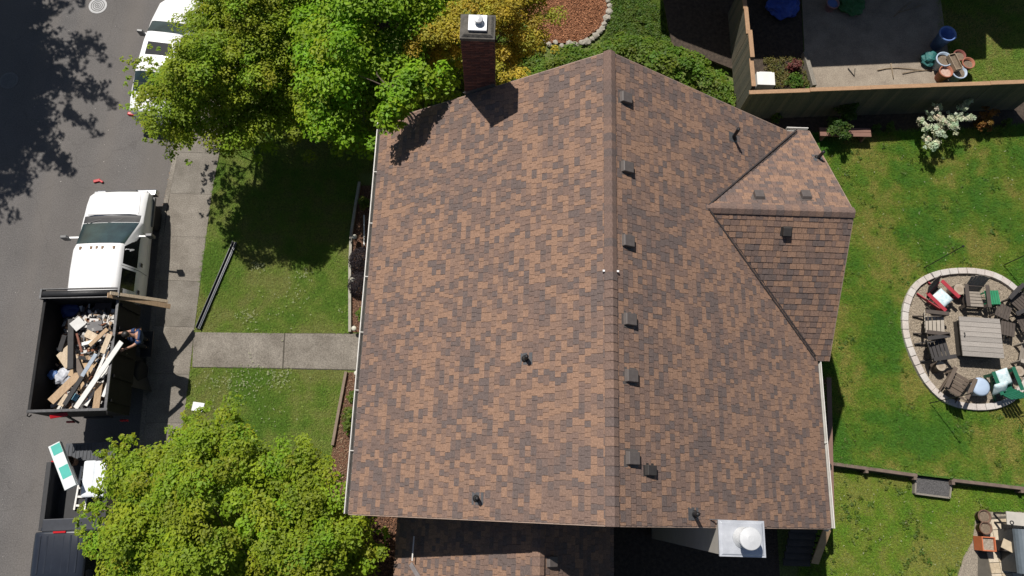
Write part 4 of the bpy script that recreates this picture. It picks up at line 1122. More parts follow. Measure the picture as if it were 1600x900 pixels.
tree('maple_tree', 'round bright green tree in the front lawn by the pickup', [(168, 810), (176, 780), (182, 740), (192, 715), (220, 700), (245, 690), (260, 668), (300, 650), (345, 655), (385, 668), (430, 700), (470, 700), (505, 722), (538, 748), (545, 790), (585, 812), (590, 850), (560, 900), (540, 960), (350, 1010), (220, 960), (172, 890), (168, 850)],
     3.2, 5.2, P(390, 820, 0), 760, 130, .33, .09, (.155, .225, .012), (.32, .42, .022), holes=.44,
     sprigs=[(128, 812), (138, 800), (150, 792), (134, 826), (146, 838), (160, 826), (158, 806), (150, 760), (160, 770), (166, 752), (176, 728), (188, 706), (176, 700), (196, 690), (208, 684), (160, 716), (152, 850), (162, 868), (140, 858), (168, 790), (290, 648), (320, 642), (360, 650), (600, 830)])
# small outlying sprigs over the pickup bed
# tree beyond the left edge of the picture that throws the shade on the road
def shade_tree():
    zt = 7.5
    k = (zt - RD) / SDIR.z
    def lift(px, py): v = P(px, py, RD); return Vector((v.x, v.y, RD)) + SDIR * k
    root_px = (-130, 60)
    b0 = lift(-150, 90); base = Vector((b0.x, b0.y, -.12))
    root = empty('conifer_tree', base); tag(root, 'tall dark tree left of the picture shading the road', 'tree')
    tips = [(120, -20), (80, 20), (160, 62), (100, 70), (140, 95), (172, 92), (110, 115), (165, 150), (184, 158), (130, 140), (155, 206), (95, 205), (60, 190), (125, 282), (100, 255), (42, 290), (60, 240), (5, 300), (20, 250), (60, 60), (40, 120), (30, 10)]
    cl, rad = [], []
    bk = M('bark')
    lb = MB(); tp = lift(*root_px)
    mb = MB(); mb.tube([Vector((0, 0, -.1)), Vector((.1, .1, 4)), tp - base, tp - base + Vector((0, 0, 3))], [.32, .26, .18, .05], 10); mb.build('trunk', bk, root, True)
    for i, t in enumerate(tips):
        e = lift(*t) + Vector((0, 0, rng.normal() * .4)); s = tp + Vector((0, 0, rng.normal() * .6)); mid = s.lerp(e, .5) + Vector((0, 0, .4))
        lb.tube([s - base, mid - base, e - base], [.06, .04, .01], 5)
        n = int((e - s).length / .16)
        for j in range(n):
            f = j / n; q = (s.lerp(mid, f * 2) if f < .5 else mid.lerp(e, f * 2 - 1))
            sp_ = .10 + .75 * (1 - f) ** 1.1
            for _ in range(3 if f < .6 else 2): cl.append(np.array(q) + rng.normal(size=3) * np.array([sp_, sp_, .3])); rad.append(.10 + .12 * rng.random() + .12 * (1 - f))
    for _ in range(700):
        q = lift(rng.uniform(-260, 40), rng.uniform(-60, 330)) if rng.random() < .5 else lift(rng.normal(-40, 45), rng.uniform(-40, 300)); cl.append(np.array(q) + rng.normal(size=3) * .5); rad.append(.35)
    for _ in range(1100): cl.append(np.array(lift(rng.uniform(-60, 50), rng.uniform(-30, 215))) + rng.normal(size=3) * .3); rad.append(.3)
    lb.build('limb', bk, root, True)
    C, S_, N, T = clump_leaves(np.array(cl), np.array(rad), 36, .13, .6, (.03, .06, .015), (.06, .1, .02))
    leaves('crown', C - np.array(base), S_, N, T, leaf_mat('leaf_tissue'), root)
shade_tree()

# leafy ground cover climbing the bank behind the far gable
def cover(name, label, poly_px, z0, n, per, crad, ls, col, col2, hgt=.5, cat='ground cover'):
    pl = [(v.x, v.y) for v in PP(poly_px, z0)]; pts = sample_poly(pl, n); d = edge_dist(pts, pl)
    nz = np.array([noise.noise(Vector((float(p[0]) * 1.1, float(p[1]) * 1.1, 9.3))) for p in pts])
    z = z0 + .08 + hgt * np.clip(d / .8, .1, 1) * (.6 + .6 * nz + .2 * rng.random(n))
    C, S_, N, T = clump_leaves(np.column_stack([pts, np.maximum(z, z0 + .05)]), crad * (.6 + .6 * rng.random(n)), per, ls, .5, col, col2)
    C[:, 2] = np.maximum(C[:, 2], z0 + .02)
    o = leaves(name, C, S_, N, T, leaf_mat('leaf_tissue')); return tag(o, label, cat, kind='stuff')
cover('ground_cover', 'dense green ground cover on the bank behind the roof ridge', [(760, 175), (790, 140), (835, 95), (870, 80), (930, 78), (962, 58), (1000, 62), (1050, 66), (1095, 90), (1125, 118), (1145, 150), (1160, 190), (1160, 260), (900, 260), (760, 230)], .05, 620, 60, .26, .11, (.075, .14, .012), (.17, .25, .025), .85)
cover('low_weeds', 'low green weeds between the rock edged bed and the shade', [(955, 0), (1010, 0), (1030, 20), (1036, 50), (1050, 66), (962, 62), (935, 72), (955, 40)], .0, 200, 60, .18, .07, (.06, .12, .012), (.12, .19, .02), .06)
cover('ground_cover', 'mixed green and yellow undergrowth round the brick chimney', [(590, 130), (640, 90), (700, 60), (740, 40), (840, 40), (845, 75), (800, 130), (780, 190), (700, 220), (590, 240)], .0, 420, 60, .26, .10, (.075, .14, .012), (.22, .24, .025), 1.0)
# shrubs
def shrub(name, label, px, py, zc, r, n, per, ls, col, col2, zb, group=None, flat=.8, cr=.16, shape=None):
    c = P(px, py, zc); b0 = Vector((c.x, c.y, zb)); root = empty(name, b0); tag(root, label, 'shrub', group)
    if shape is None: u = unit(rng.normal(size=(n, 3))) * (rng.random((n, 1)) ** .4) * np.array([r, r, (zc - zb) * .8]); cl = u + np.array([0, 0, zc - zb])
    else:
        cl = np.array([np.array(P(x + rng.normal() * 4, y + rng.normal() * 4, zc + rng.normal() * .12)) - np.array(b0) for x, y in shape for _ in range(n // len(shape) + 1)])
    cl[:, 2] = np.maximum(cl[:, 2], .1)
    C, S_, N, T = clump_leaves(cl, cr * (.6 + .7 * rng.random(len(cl))), per, ls, flat, col, col2)
    C[:, 2] = np.maximum(C[:, 2], .02)
    leaves('foliage', C, S_, N, T, leaf_mat('leaf_tissue'), root)
    mb = MB()
    for i in range(0, len(cl), max(1, len(cl) // 9)):
        e = Vector(cl[i]); mb.tube([Vector((rng.normal() * .03, rng.normal() * .03, -.03)), e * .5 + Vector((0, 0, .08)), e], [.022, .014, .005], 5)
    mb.build('stem', M('bark'), root, True)
    return root
shrub('white_shrub', 'white flowering shrub in front of the long fence', 1478, 205, 1.15, .5, 170, 26, .06, (.36, .40, .24), (.78, .80, .62), TZ, cr=.09,
      shape=[(1440, 188), (1452, 180), (1447, 198), (1465, 170), (1470, 182), (1478, 192), (1462, 200), (1485, 184), (1500, 182), (1506, 168), (1512, 160), (1516, 184), (1490, 198), (1470, 208), (1450, 215), (1455, 226), (1462, 222)])
shrub('green_shrub', 'dark green upright shrub growing behind the garden bench', 1320, 182, 1.0, .35, 55, 60, .08, (.035, .075, .012), (.09, .15, .02), TZ, cr=.15, shape=[(1322, 160), (1334, 165), (1315, 172), (1328, 180), (1306, 190), (1320, 195), (1308, 205), (1316, 210), (1330, 172)])
shrub('russet_shrub', 'small russet leaved shrub right of the white flowering shrub', 1540, 186, .8, .2, 22, 50, .07, (.16, .07, .015), (.30, .15, .03), TZ, cr=.12, shape=[(1540, 178), (1546, 182), (1537, 188), (1545, 192), (1532, 194)])
for px, py, lab in ((1215, 184, 'low plant in shade beside the cross gable eave'), (1372, 200, 'small leafy plant between the bench and the white shrub'), (1392, 200, 'small plant just left of the white flowering shrub'), (1574, 193, 'tiny plant at the bed edge right of the russet shrub')):
    shrub('bedding_plant', lab, px, py, TZ + .25, .16, 14, 26, .06, (.05, .10, .012), (.13, .19, .03), TZ, 'small plants in the fence bed', cr=.09)
# plants in the front strips
for px, py, lab in ((563, 404, 'upper of two dark heather mounds along the front eave'), (562, 441, 'lower of two dark heather mounds along the front eave')):
    c = P(px, py, .35); root = empty('heather_mound', (c.x, c.y, .0)); tag(root, lab, 'shrub', 'dark heather mounds')
    u = unit(rng.normal(size=(2600, 3))); u[:, 2] = np.abs(u[:, 2]); C = u * (.25 + .2 * rng.random((2600, 1)) ** .3) * np.array([1, 1.1, 1.05])
    leaves('foliage', C, np.full(2600, .075), u + rng.normal(size=u.shape) * .5, np.array([.045, .036, .042]) * (.6 + .9 * rng.random((2600, 1))), leaf_mat('leaf_tissue'), root, .22)
    mb = MB()
    for i in range(40): mb.tube([(0, 0, -.02), tuple(u[i] * .4)], [.012, .004], 4)
    mb.build('stem', M('bark'), root)
for px, py, zc, r, lab in ((568, 492, .25, .18, 'yellow green plant at the path end of the upper strip'), (571, 318, .3, .2, 'green plant near the tree shade in the upper strip'), (553, 618, .3, .18, 'small green plant below the path against the eave'), (548, 648, .35, .24, 'bushy green shrub in the lower strip'), (545, 665, .25, .16, 'green seedling under the bushy shrub in the lower strip')):
    shrub('strip_plant', lab, px, py, zc, r, 22, 34, .075, (.07, .12, .012), (.17, .22, .025), 0, 'plants in the front strips', cr=.11)
# ------------------------------------------------------------------ back yard
cedar = [M('fence_cedar_a', (.11, .10, .07), (.075, .07, .05), 5, .9, stretch=(8, 8, .6), grain=.2), M('fence_cedar_b', (.085, .082, .06), (.06, .058, .042), 5, .9, stretch=(8, 8, .6), grain=.2), M('fence_cedar_c', (.13, .11, .075), (.09, .078, .055), 5, .9, stretch=(8, 8, .6), grain=.2)]
cedar_new = M('fence_cap_cedar', (.36, .22, .125), (.28, .17, .095), 4, .75, stretch=(1, 8, 8), grain=.15)
def fence(label, A, B, zb, tops, board_w=.145, front=1, caps=True):
    A, B = Vector(A), Vector(B); d = (B - A); d.z = 0; Ln = d.length; d.normalize(); nrm = Vector((d.y, -d.x, 0)) * front
    ang = math.atan2(d.y, d.x)
    root = empty('wood_fence', (A.x, A.y, zb), ang); tag(root, label, 'fence')
    nb = int(Ln / board_w); meshes = {}
    np_ = len(tops); seg = Ln / np_
    fy = -.03 * front
    for i in range(nb):
        x = (i + .5) * Ln / nb; h = tops[min(int(x / seg), np_ - 1)] - zb - .04
        key = (round(h, 3), random.randrange(3))
        if key not in meshes:
            me = MB().box((0, 0, h / 2), (Ln / nb - .002, .02, h)).mesh('board'); me.materials.append(cedar[key[1]]); meshes[key] = me
        o = bpy.data.objects.new('board', meshes[key]); COL.objects.link(o); o.parent = root; o.location = (x, fy + random.uniform(-.004, .004), 0); o.rotation_euler = (0, 0, 0)
    for k in range(np_):
        h = tops[k] - zb; x = (k + .5) * seg
        for hz in (.25, h - .35): MB().box((x, fy + .03 * front, hz), (seg, .035, .09)).build('rail', cedar[2], root)
        if caps: MB().box((x, .0, h - .02), (seg + .02, .14, .04)).build('cap_board', cedar_new, root, bevel=.004)
        MB().box((k * seg + .05, .035 * front, h / 2 - .06), (.09, .09, h - .12)).build('post', cedar[1], root)
    return root
f2a, f2b = P(1172, 143, 2.12), P(1640, 127, 2.12)
fence('long horizontal cedar fence with orange cap boards across the back yard', f2a, f2b, TZ, [2.08, 2.12, 2.13, 2.14, 2.16], front=1)
f1a, f1b = P(1178, 134, 2.12), P(1163, -30, 2.12)
fence('short stepped fence section running up to the top edge of the picture', f1a, f1b, TZ, [2.12, 2.24, 2.06, 2.0], front=-1)
# neighbour's house beyond the top edge, its shade reaches into the yard
nh_px = [(1030, -70), (1034, 45), (1060, 62), (1140, 92), (1250, 94), (1262, 107), (1460, 98), (1541, 94), (1541, 53), (1566, 78), (1660, 78), (1660, -150), (1030, -150)]
zN = 5.2
ft = [Vector((v.x, v.y, 0)) + SDIR * ((zN - TZ) / SDIR.z) for v in PP(nh_px, TZ)]
nb_ = empty('neighbour_house', (ft[0].x + 5, ft[0].y + 3, 0)); tag(nb_, "neighbour's house just beyond the top edge shading the patio", 'house')
off = nb_.location
xs = [v.x for v in ft]; ysn = [v.y for v in ft]
mb = MB(); mb.prism([(v.x - off.x, v.y - off.y) for v in ft], zN - .18, zN); mb.build('roof_edge', SH[4], nb_)
cxn = (min(xs) + max(xs)) / 2 - off.x; cyn = max(ysn) - off.y - 1.5
rn = MB(); n_ = len(ft)
rn.v = [(v.x - off.x, v.y - off.y, zN + .002) for v in ft] + [(cxn - 3, cyn, zN + 2.2), (cxn + 3, cyn, zN + 2.2)]
rn.f = [(i, (i + 1) % n_, n_ + (0 if ft[i].x - off.x < cxn else 1)) for i in range(n_)]; rn.mi = [0] * n_; rn.build('roof', SH[4], nb_)
yw = min(ysn) - off.y + 3.2
MB().box(((min(xs) + max(xs)) / 2 - off.x, yw + 2.5, (zN - .2) / 2), (max(xs) - min(xs) - 1.2, 5.0, zN - .2)).build('wall', wallm, nb_)
# neighbour's patio, beds
patio = M('patio_concrete', (.30, .255, .20), (.20, .165, .13), 2.2, .9, bump=.3, bscale=40, grain=.25, detail=9)
pt = PP([(1258, 95), (1272, 138), (1490, 130), (1478, 60), (1462, -60), (1250, -60)], TZ + .03); struct('neighbour_patio', MB().prism([v.xy[:] for v in pt], TZ - .1, TZ + .03), patio)
struct('fence_bed', MB().prism([v.xy[:] for v in PP([(1165, 150), (1165, 212), (1350, 208), (1440, 206), (1600, 196), (1680, 192), (1680, 150)], TZ)], TZ - .1, TZ + .012), soil)
struct('side_bed', MB().prism([v.xy[:] for v in PP([(1030, -40), (1050, 70), (1150, 110), (1165, 140), (1258, 138), (1250, -40)], TZ)], TZ - .1, TZ + .01), soil)
struct('bark_bed', MB().prism([v.xy[:] for v in PP([(800, -60), (815, 30), (850, 68), (905, 68), (940, 42), (952, 5), (950, -60)], .0)], -.1, .05), M('red_bark', (.26, .115, .06), (.09, .035, .02), 26, .95, bump=1, bscale=60, grain=.45))
# rocks edging the bed
stone = M('edging_stone', (.36, .33, .28), (.24, .22, .18), 8, .9, bump=.5)
rk = [(848, 66), (858, 70), (868, 67), (878, 72), (889, 69), (899, 70), (909, 67), (917, 66), (925, 61), (931, 56), (936, 50), (941, 45), (944, 38), (948, 29), (952, 20), (953, 10), (951, 1)]
for i, (x_, y_) in enumerate(rk):
    r_ = random.uniform(.09, .16)
    o = lump('edging_rock', P(x_, y_, .05) + Vector((0, 0, r_ * .25)), r_, stone, i * 2.3, .6, 1); o.rotation_euler = (0, 0, random.random() * 6)
    tag(o, 'pale angular rock in the row edging the red bark bed', 'rock', 'rocks edging the bark bed')
# timber and white board beside the fence
def plank(name, label, cat, p1, p2, z1, z2, w_, th, mat, group=None):
    o = board(name, label, cat, p1, p2, z1, z2, w_, th, mat, group)
    if group is None and 'group' in o: del o['group']
    return o
greyw = M('weathered_timber', (.24, .215, .18), (.16, .145, .12), 6, .9, stretch=(8, .7, 8), grain=.2)
plank('retaining_timber', 'grey timber between the weedy corner and the patio', 'timber', (1256, 84), (1271, 136), TZ + .14, TZ + .14, .15, .28, greyw)
o = MB(); o.box((0, 0, .20), (.62, .5, .40)); o.box((.02, .26, .185), (.44, .06, .36)); o = o.build('white_box', wht, None, bevel=.01); o.location = P(1191, 132, TZ) ; o.location.z = TZ; tag(o, 'white storage box in the fence corner', 'box')
# garden bench by the bed
bn = empty('garden_bench', P(1312, 216, TZ)); bn.location.z = TZ; bn.rotation_euler = (0, 0, R(1)); tag(bn, 'low brown plank bench at the lawn edge by the cross gable', 'bench')
brn = M('bench_brown', (.22, .115, .085), (.16, .085, .065), 5, .75, stretch=(.7, 8, 8))
for k in (-1, 1): MB().box((0, k * .082, .44), (1.75, .155, .04)).build('seat_plank', brn, bn, bevel=.005)
for s in (-1, 1): MB().box((s * .7, 0, .21), (.07, .30, .42)).build('leg', brn, bn)
# neighbour's clutter
def pot(name, label, px, py, r, h, mat, fill, zb=TZ + .03, tilt=0, group='pots clustered on the patio corner', ztop=None, cat='pot'):
    v = P(px, py, zb + h); e = empty(name, (v.x, v.y, zb)); tag(e, label, cat, group)
    MB().lathe([(r * .72, 0), (r * .96, h * .86), (r * 1.06, h * .86), (r * 1.06, h), (r * .92, h), (r * .9, h * .8), (r * .3, h * .79)], 26, cap=False).add([(0, 0, .002)], []).build('pot_wall', mat, e, True)
    MB().lathe([(0, h * .80), (r * .88, h * .80)], 22, cap=False).build('potting_soil', fill, e)
    MB().lathe([(0, .004), (r * .72, .004)], 22, cap=False).build('base', mat, e)
    return e
pblue = M('pot_pale_blue', (.42, .50, .60), (.30, .38, .48), 5, .5); pterr = M('pot_terracotta', (.36, .14, .085), (.27, .10, .06), 6, .8); pred = M('pot_dark_red', (.22, .07, .055), (.16, .05, .04), 6, .7)
dry = M('dry_soil', (.22, .17, .12), (.12, .09, .065), 16, .95, bump=1)
pot('plant_pot', 'large pale blue rimmed pot at the left of the patio cluster', 1476, 92, .27, .50, pblue, dry)
pot('plant_pot', 'terracotta pot with pale fill at the bottom of the patio cluster', 1479, 111, .23, .48, pterr, M('pale_fill', (.5, .36, .3), (.3, .2, .16), 9, .9))
pot('plant_pot', 'round terracotta pot with a spiral at the right of the patio cluster', 1514, 98, .21, .50, pterr, dry)
pot('plant_pot', 'dark red pot at the top of the patio cluster', 1500, 86, .21, .40, pred, dry)
pot('plant_pot', 'second pale blue pot under the window box', 1500, 112, .25, .44, pblue, dry)
wb = empty('window_box', P(1492, 97, TZ + .60)); wb.location.z = TZ + .48; wb.rotation_euler = (0, 0, R(-72)); tag(wb, 'tan window box resting across the patio pots', 'planter')
tn = M('box_tan', (.34, .27, .19), (.26, .2, .14), 6, .8)
for s in (-1, 1): MB().box((0, s * .12, .09), (.62, .02, .18)).build('side', tn, wb); MB().box((s * .30, 0, .09), (.02, .22, .18)).build('end', tn, wb)
MB().box((0, 0, .06), (.58, .22, .10)).build('potting_soil', dry, wb)
bb = empty('waste_bin', P(1462, 72, TZ + .03)); tag(bb, 'blue bin in the shade behind the patio pots', 'bin')
blu = M('bin_blue', (.14, .24, .52), (.10, .18, .42), 5, .5)
mb = MB().lathe([(.20, 0), (.27, .72), (.30, .72), (.30, .78), (.26, .78), (.25, .70), (.18, .04), (0, .04)], 26).build('bin_wall', blu, bb, True)
MB().tube([(.28, -.14, .62), (.37, -.05, .62), (.37, .05, .62), (.28, .14, .62)], .018, 6).build('handle', blu, bb, True)
o = lump('garden_sack', P(1452, 92, TZ + .2), .30, M('teal_sack', (.03, .16, .15), (.02, .10, .10), 5, .6), 4, .7); tag(o, 'teal sack slumped beside the blue bin', 'sack')
o = lump('tarpaulin', P(1225, 8, TZ + .3), .55, M('tarp_royal', (.03, .08, .40), (.02, .05, .26), 3, .5, bump=.6, bscale=6), 9, .5, 3); tag(o, 'royal blue tarp heaped at the top edge in the shade', 'tarp')
o = lump('tarpaulin', P(1330, 6, TZ + .2), .48, M('tarp_green', (.04, .16, .05), (.025, .10, .03), 4, .55, bump=.6, bscale=6), 12, .35, 3); tag(o, 'green tarp heap in the shade at the top edge', 'tarp')
pot('plant_pot', 'pinkish pot between the blue and the green tarp', 1302, 4, .22, .36, M('pot_pink', (.33, .20, .22), None, 5, .7), M('bin_blue'), TZ + .03)
def stick(label, pts, r=.02, z=TZ + .055, name='branch', mat=None):
    q = [P(x, y, z) for x, y in pts]; c = q[0].copy(); mb = MB()
    mb.tube([p - c + Vector((0, 0, random.uniform(0, .015))) for p in q], [r * (1 - .4 * i / len(q)) for i in range(len(q))], 6)
    o = mb.build(name, mat or M('dry_branch', (.30, .23, .15), (.2, .15, .1), 9, .9), None, True); o.location = c; return tag(o, label, 'branch', 'dry branches on the patio')
stick('long bent dry branch on the sunlit patio', [(1371, 110), (1385, 107), (1402, 106), (1425, 108), (1441, 110)])
stick('short pale stick crossing the long bent branch', [(1392, 99), (1394, 110), (1396, 123)], .02)
stick('dry branch running up to the patio pots', [(1410, 115), (1430, 111), (1445, 110), (1460, 109)], .018)
stick('forked twig in the shade at the top of the patio', [(1397, 26), (1410, 14), (1425, 2)], .014)
stick('thin twig beside the forked twig in the shade', [(1404, 20), (1420, 15), (1440, 8)], .012)
stick('bent wire hoop at the shade edge of the patio', [(1325, 107), (1335, 119), (1336, 107)], .018, mat=blackm)
# red leaved weeds by the retaining timber
shrub('red_weed', 'red leaved weed beside the grey retaining timber', 1240, 104, TZ + .3, .2, 16, 30, .07, (.14, .03, .03), (.25, .08, .07), TZ, cr=.12)
shrub('green_weed', 'green weed clump next to the white storage box', 1240, 124, TZ + .15, .3, 24, 40, .07, (.06, .13, .012), (.12, .20, .02), TZ, cr=.12)
cover('corner_weeds', 'thin weeds on the bare soil in the fence corner', [(1190, 92), (1256, 92), (1266, 136), (1210, 138)], TZ, 90, 24, .16, .06, (.10, .10, .02), (.18, .16, .04), .05)

# ---- fire pit circle
RC = P(1513, 531, TZ); 
ring_px = [(1410, 500), (1414, 470), (1428, 443), (1450, 428), (1478, 420), (1510, 418), (1540, 421), (1566, 430), (1590, 447), (1608, 470), (1622, 505), (1626, 540), (1620, 575), (1605, 605), (1585, 627), (1560, 638), (1530, 641), (1500, 637), (1475, 627), (1455, 610), (1440, 590), (1425, 560), (1414, 530)]
ring = [P(x, y, TZ + .14) for x, y in ring_px]
gravel = M('pea_gravel', (.33, .275, .21), (.20, .165, .125), 34, .95, bump=1.0, bscale=60, grain=.4)
struct('gravel_circle', MB().prism([v.xy[:] for v in ring], TZ - .05, TZ + .02), gravel)
fr = empty('stone_ring', RC); tag(fr, 'oval edging of pale paving blocks round the fire pit gravel', 'edging')
pav = [M('paver_pale', (.50, .47, .44), (.42, .39, .36), 5, .85, grain=.15), M('paver_rose', (.49, .44, .40), (.40, .36, .33), 5, .85, grain=.15)]
cs = []
for i in range(len(ring)):
    a, c = ring[i], ring[(i + 1) % len(ring)]; p0, p3 = ring[i - 1], ring[(i + 2) % len(ring)]
    for k in range(12):
        t = k / 12; cs.append(.5 * ((2 * a) + (c - p0) * t + (2 * p0 - 5 * a + 4 * c - p3) * t * t + (3 * a - p0 - 3 * c + p3) * t ** 3))
acc = [0.0]
for i in range(len(cs)): acc.append(acc[-1] + (cs[(i + 1) % len(cs)] - cs[i]).length)
tot = acc[-1]; nblk = int(tot / .30)
def at_len(s_):
    s_ %= tot
    for i in range(len(cs)):
        if acc[i + 1] >= s_: f = (s_ - acc[i]) / (acc[i + 1] - acc[i] + 1e-9); return cs[i].lerp(cs[(i + 1) % len(cs)], f)
for i in range(nblk):
    a, c = at_len(i * tot / nblk + .006), at_len((i + 1) * tot / nblk - .006); t = (c - a).normalized(); inn = Vector((-t.y, t.x, 0))
    if inn.dot(RC - a) < 0: inn = -inn
    mb = MB(); q = [a, c, c + inn * .20 - t * .012, a + inn * .20 + t * .012]; mb.prism([((v - RC).x, (v - RC).y) for v in q], -.04, .135 + random.uniform(-.006, .006))
    mb.build('paving_block', random.choice(pav), fr, bevel=.012)
tb = empty('fire_pit_table', P(1533, 527, TZ + .5)); tb.location.z = TZ + .02; tb.rotation_euler = (0, 0, R(-2)); tag(tb, 'square weathered plank table in the middle of the fire pit circle', 'table')
plk = [M('table_grey_a', (.34, .31, .28), (.26, .235, .21), 5, .85, stretch=(.7, 9, 9), grain=.15), M('table_grey_b', (.29, .265, .24), (.22, .2, .18), 5, .85, stretch=(.7, 9, 9), grain=.15)]
for k in range(8): MB().box((random.uniform(-.008, .008), -.56 + k * .16, .48), (1.30, .152, .04)).build('plank', plk[random.random() < .4], tb, bevel=.004)
MB().box((0, 0, .23), (1.12, 1.12, .44)).build('table_base', M('table_base_dark', (.05, .045, .04), None, 6, .8), tb)
for s in (-.5, .5): MB().box((s, 0, .452), (.08, 1.2, .016)).build('batten', plk[1], tb)
MB().tube([(-.55, -.02, .51), (-.55, -.02, .56), (-.55, .1, .56), (-.55, .1, .51)], .012, 6).build('handle', blackm, tb, True)
o = MB().box((0, 0, .04), (.10, .2, .08)).build('loose_brick', M('brick_loose', (.36, .16, .11), None, 9, .9), None, bevel=.006); o.location = P(1496, 530, TZ + .02); tag(o, 'single red brick lying left of the plank table', 'brick')
def chair(name, label, px, py, tgt, mat, slat=None, group='garden chairs round the fire pit', k=1.0):
    c = P(px, py, TZ + .35); t = P(tgt[0], tgt[1], TZ + .35); d = t - c
    e = empty(name, (c.x, c.y, TZ + .02), math.atan2(-d.x, d.y)); tag(e, label, 'chair', group); slat = slat or mat
    e.scale = (k, k, k)
    for i in range(5):
        y = .26 - i * .115; MB().box((0, y, .36 - (.26 - y) * .22), (.54, .10, .022), Matrix.Rotation(R(12), 3, 'X')).build('seat_slat', slat, e, bevel=.004)
    for i in range(6):
        x = -.25 + i * .10; hgt = .78 - abs(x) * .35
        b_ = Vector((x * .9, -.24, .22)); t_ = b_ + Vector((x * .12, -hgt * .46, hgt * .88)); MB().bar(b_, t_, .085, .02, up=(0, .88, .46)).build('back_slat', slat, e, bevel=.004)
    MB().bar((-.31, -.37, .46), (.31, -.37, .46), .06, .03).build('back_rail', mat, e)
    for s in (-1, 1):
        MB().box((s * .335, .0, .575), (.125, .74, .024)).build('armrest', mat, e, bevel=.008)
        MB().box((s * .30, .29, .285), (.035, .10, .57)).build('leg', mat, e)
        MB().bar((s * .285, .31, .33), (s * .285, -.52, .04), .03, .11).build('leg', mat, e)
    return e
wr = M('chair_red', (.36, .03, .045), (.27, .02, .03), 6, .6); wb_ = M('chair_brown', (.14, .105, .08), (.09, .07, .055), 6, .8, stretch=(8, 1, 1)); wg = M('chair_grey_wood', (.27, .235, .195), (.19, .165, .14), 6, .85, stretch=(8, 1, 1)); wd = M('chair_dark', (.045, .04, .04), (.03, .028, .028), 6, .7); wgreen = M('chair_green', (.015, .12, .07), (.01, .09, .05), 6, .5); wpale = M('chair_pale_wood', (.36, .32, .27), (.28, .25, .21), 6, .85)
wmid = M('chair_umber', (.085, .068, .058), (.06, .048, .04), 6, .8)
chair('garden_chair', 'red armed garden chair at the upper left of the fire pit', 1468, 465, (1533, 527), wr, wmid)
chair('garden_chair', 'weathered brown chair above the plank table facing it', 1521, 465, (1528, 527), wmid, wg)
chair('garden_chair', 'grey wood chair left of the table, its seat slats sunlit', 1459, 507, (1533, 515), wmid, wpale)
chair('garden_chair', 'dark slatted chair at the left below the grey one', 1465, 545, (1533, 535), wd, wd)
chair('garden_chair', 'brown slatted chair at the lower left of the fire pit', 1495, 600, (1525, 535), wb_, wb_)
chair('garden_chair', 'green chair at the bottom of the fire pit with a pale cushion', 1567, 597, (1540, 530), wgreen, wgreen)
chair('garden_chair', 'dark chair at the upper right picture edge of the fire pit', 1594, 470, (1545, 520), wd, wmid)
chair('garden_chair', 'dark chair at the right picture edge beside the footstools', 1604, 502, (1545, 525), wd, wmid)
chair('garden_chair', 'pale grey chair cut by the right picture edge', 1608, 556, (1545, 535), wpale, wg)
def stool(name, label, px, py, mat, ang, w_=.46, l_=.46, h=.36, n=5, group=None, cat='footstool'):
    c = P(px, py, TZ + h); e = empty(name, (c.x, c.y, TZ + .02), ang); tag(e, label, cat, group)
    for i in range(n): MB().box((-w_ / 2 + (i + .5) * w_ / n, 0, h), (w_ / n - .012, l_, .022)).build('slat', mat, e, bevel=.004)
    for sx_ in (-1, 1):
        MB().box((0, sx_ * (l_ / 2 - .06), h - .035), (w_ - .04, .04, .045)).build('rail', mat, e)
        for sy_ in (-1, 1): MB().box((sx_ * (w_ / 2 - .04), sy_ * (l_ / 2 - .05), h / 2 - .02), (.04, .04, h - .035)).build('leg', mat, e)
stool('footstool', 'upper of two dark slatted footstools right of the table', 1567, 487, wmid, R(-25), group='slatted footstools')
stool('footstool', 'lower of two dark slatted footstools right of the table', 1574, 514, wmid, R(-12), group='slatted footstools')
stool('side_table', 'small green slatted table between the brown chair and footstools', 1550, 465, M('table_green', (.03, .24, .11), (.02, .17, .08), 5, .5), R(3), .46, .46, .45, 6, cat='side table')
def cushion(label, px, py, z, w_, l_, ang, tilt=0):
    bm = bmesh.new(); bmesh.ops.create_cube(bm, size=1); bmesh.ops.subdivide_edges(bm, edges=bm.edges[:], cuts=6, use_grid_fill=True)
    for v in bm.verts:
        f = max(abs(v.co.x), abs(v.co.y)) * 2; th = .12 * math.sqrt(max(0, 1.02 - f ** 3)) + .015; v.co = Vector((v.co.x * w_, v.co.y * l_, v.co.z * th * 1.2 + .015 * noise.noise(v.co * 4 + Vector((px, 0, 0)))))
    me = bpy.data.meshes.new('cushion'); bm.to_mesh(me); bm.free(); o = link('cushion', me, M('floral_cushion', (.66, .72, .72), (.35, .50, .54), 11, .85)); o.location = P(px, py, z); o.rotation_euler = (R(tilt), 0, ang)
    for p in me.polygons: p.use_smooth = True
    return tag(o, label, 'cushion', 'pale floral cushions')
cushion('pale blue floral cushion on the red chair', 1472, 466, TZ + .45, .46, .50, R(-140), 6)
cushion('pale blue floral seat cushion on the green chair', 1567, 590, TZ + .45, .46, .50, R(20), 8)
cushion('pale blue floral back cushion on the green chair', 1563, 606, TZ + .62, .46, .42, R(20), 50)
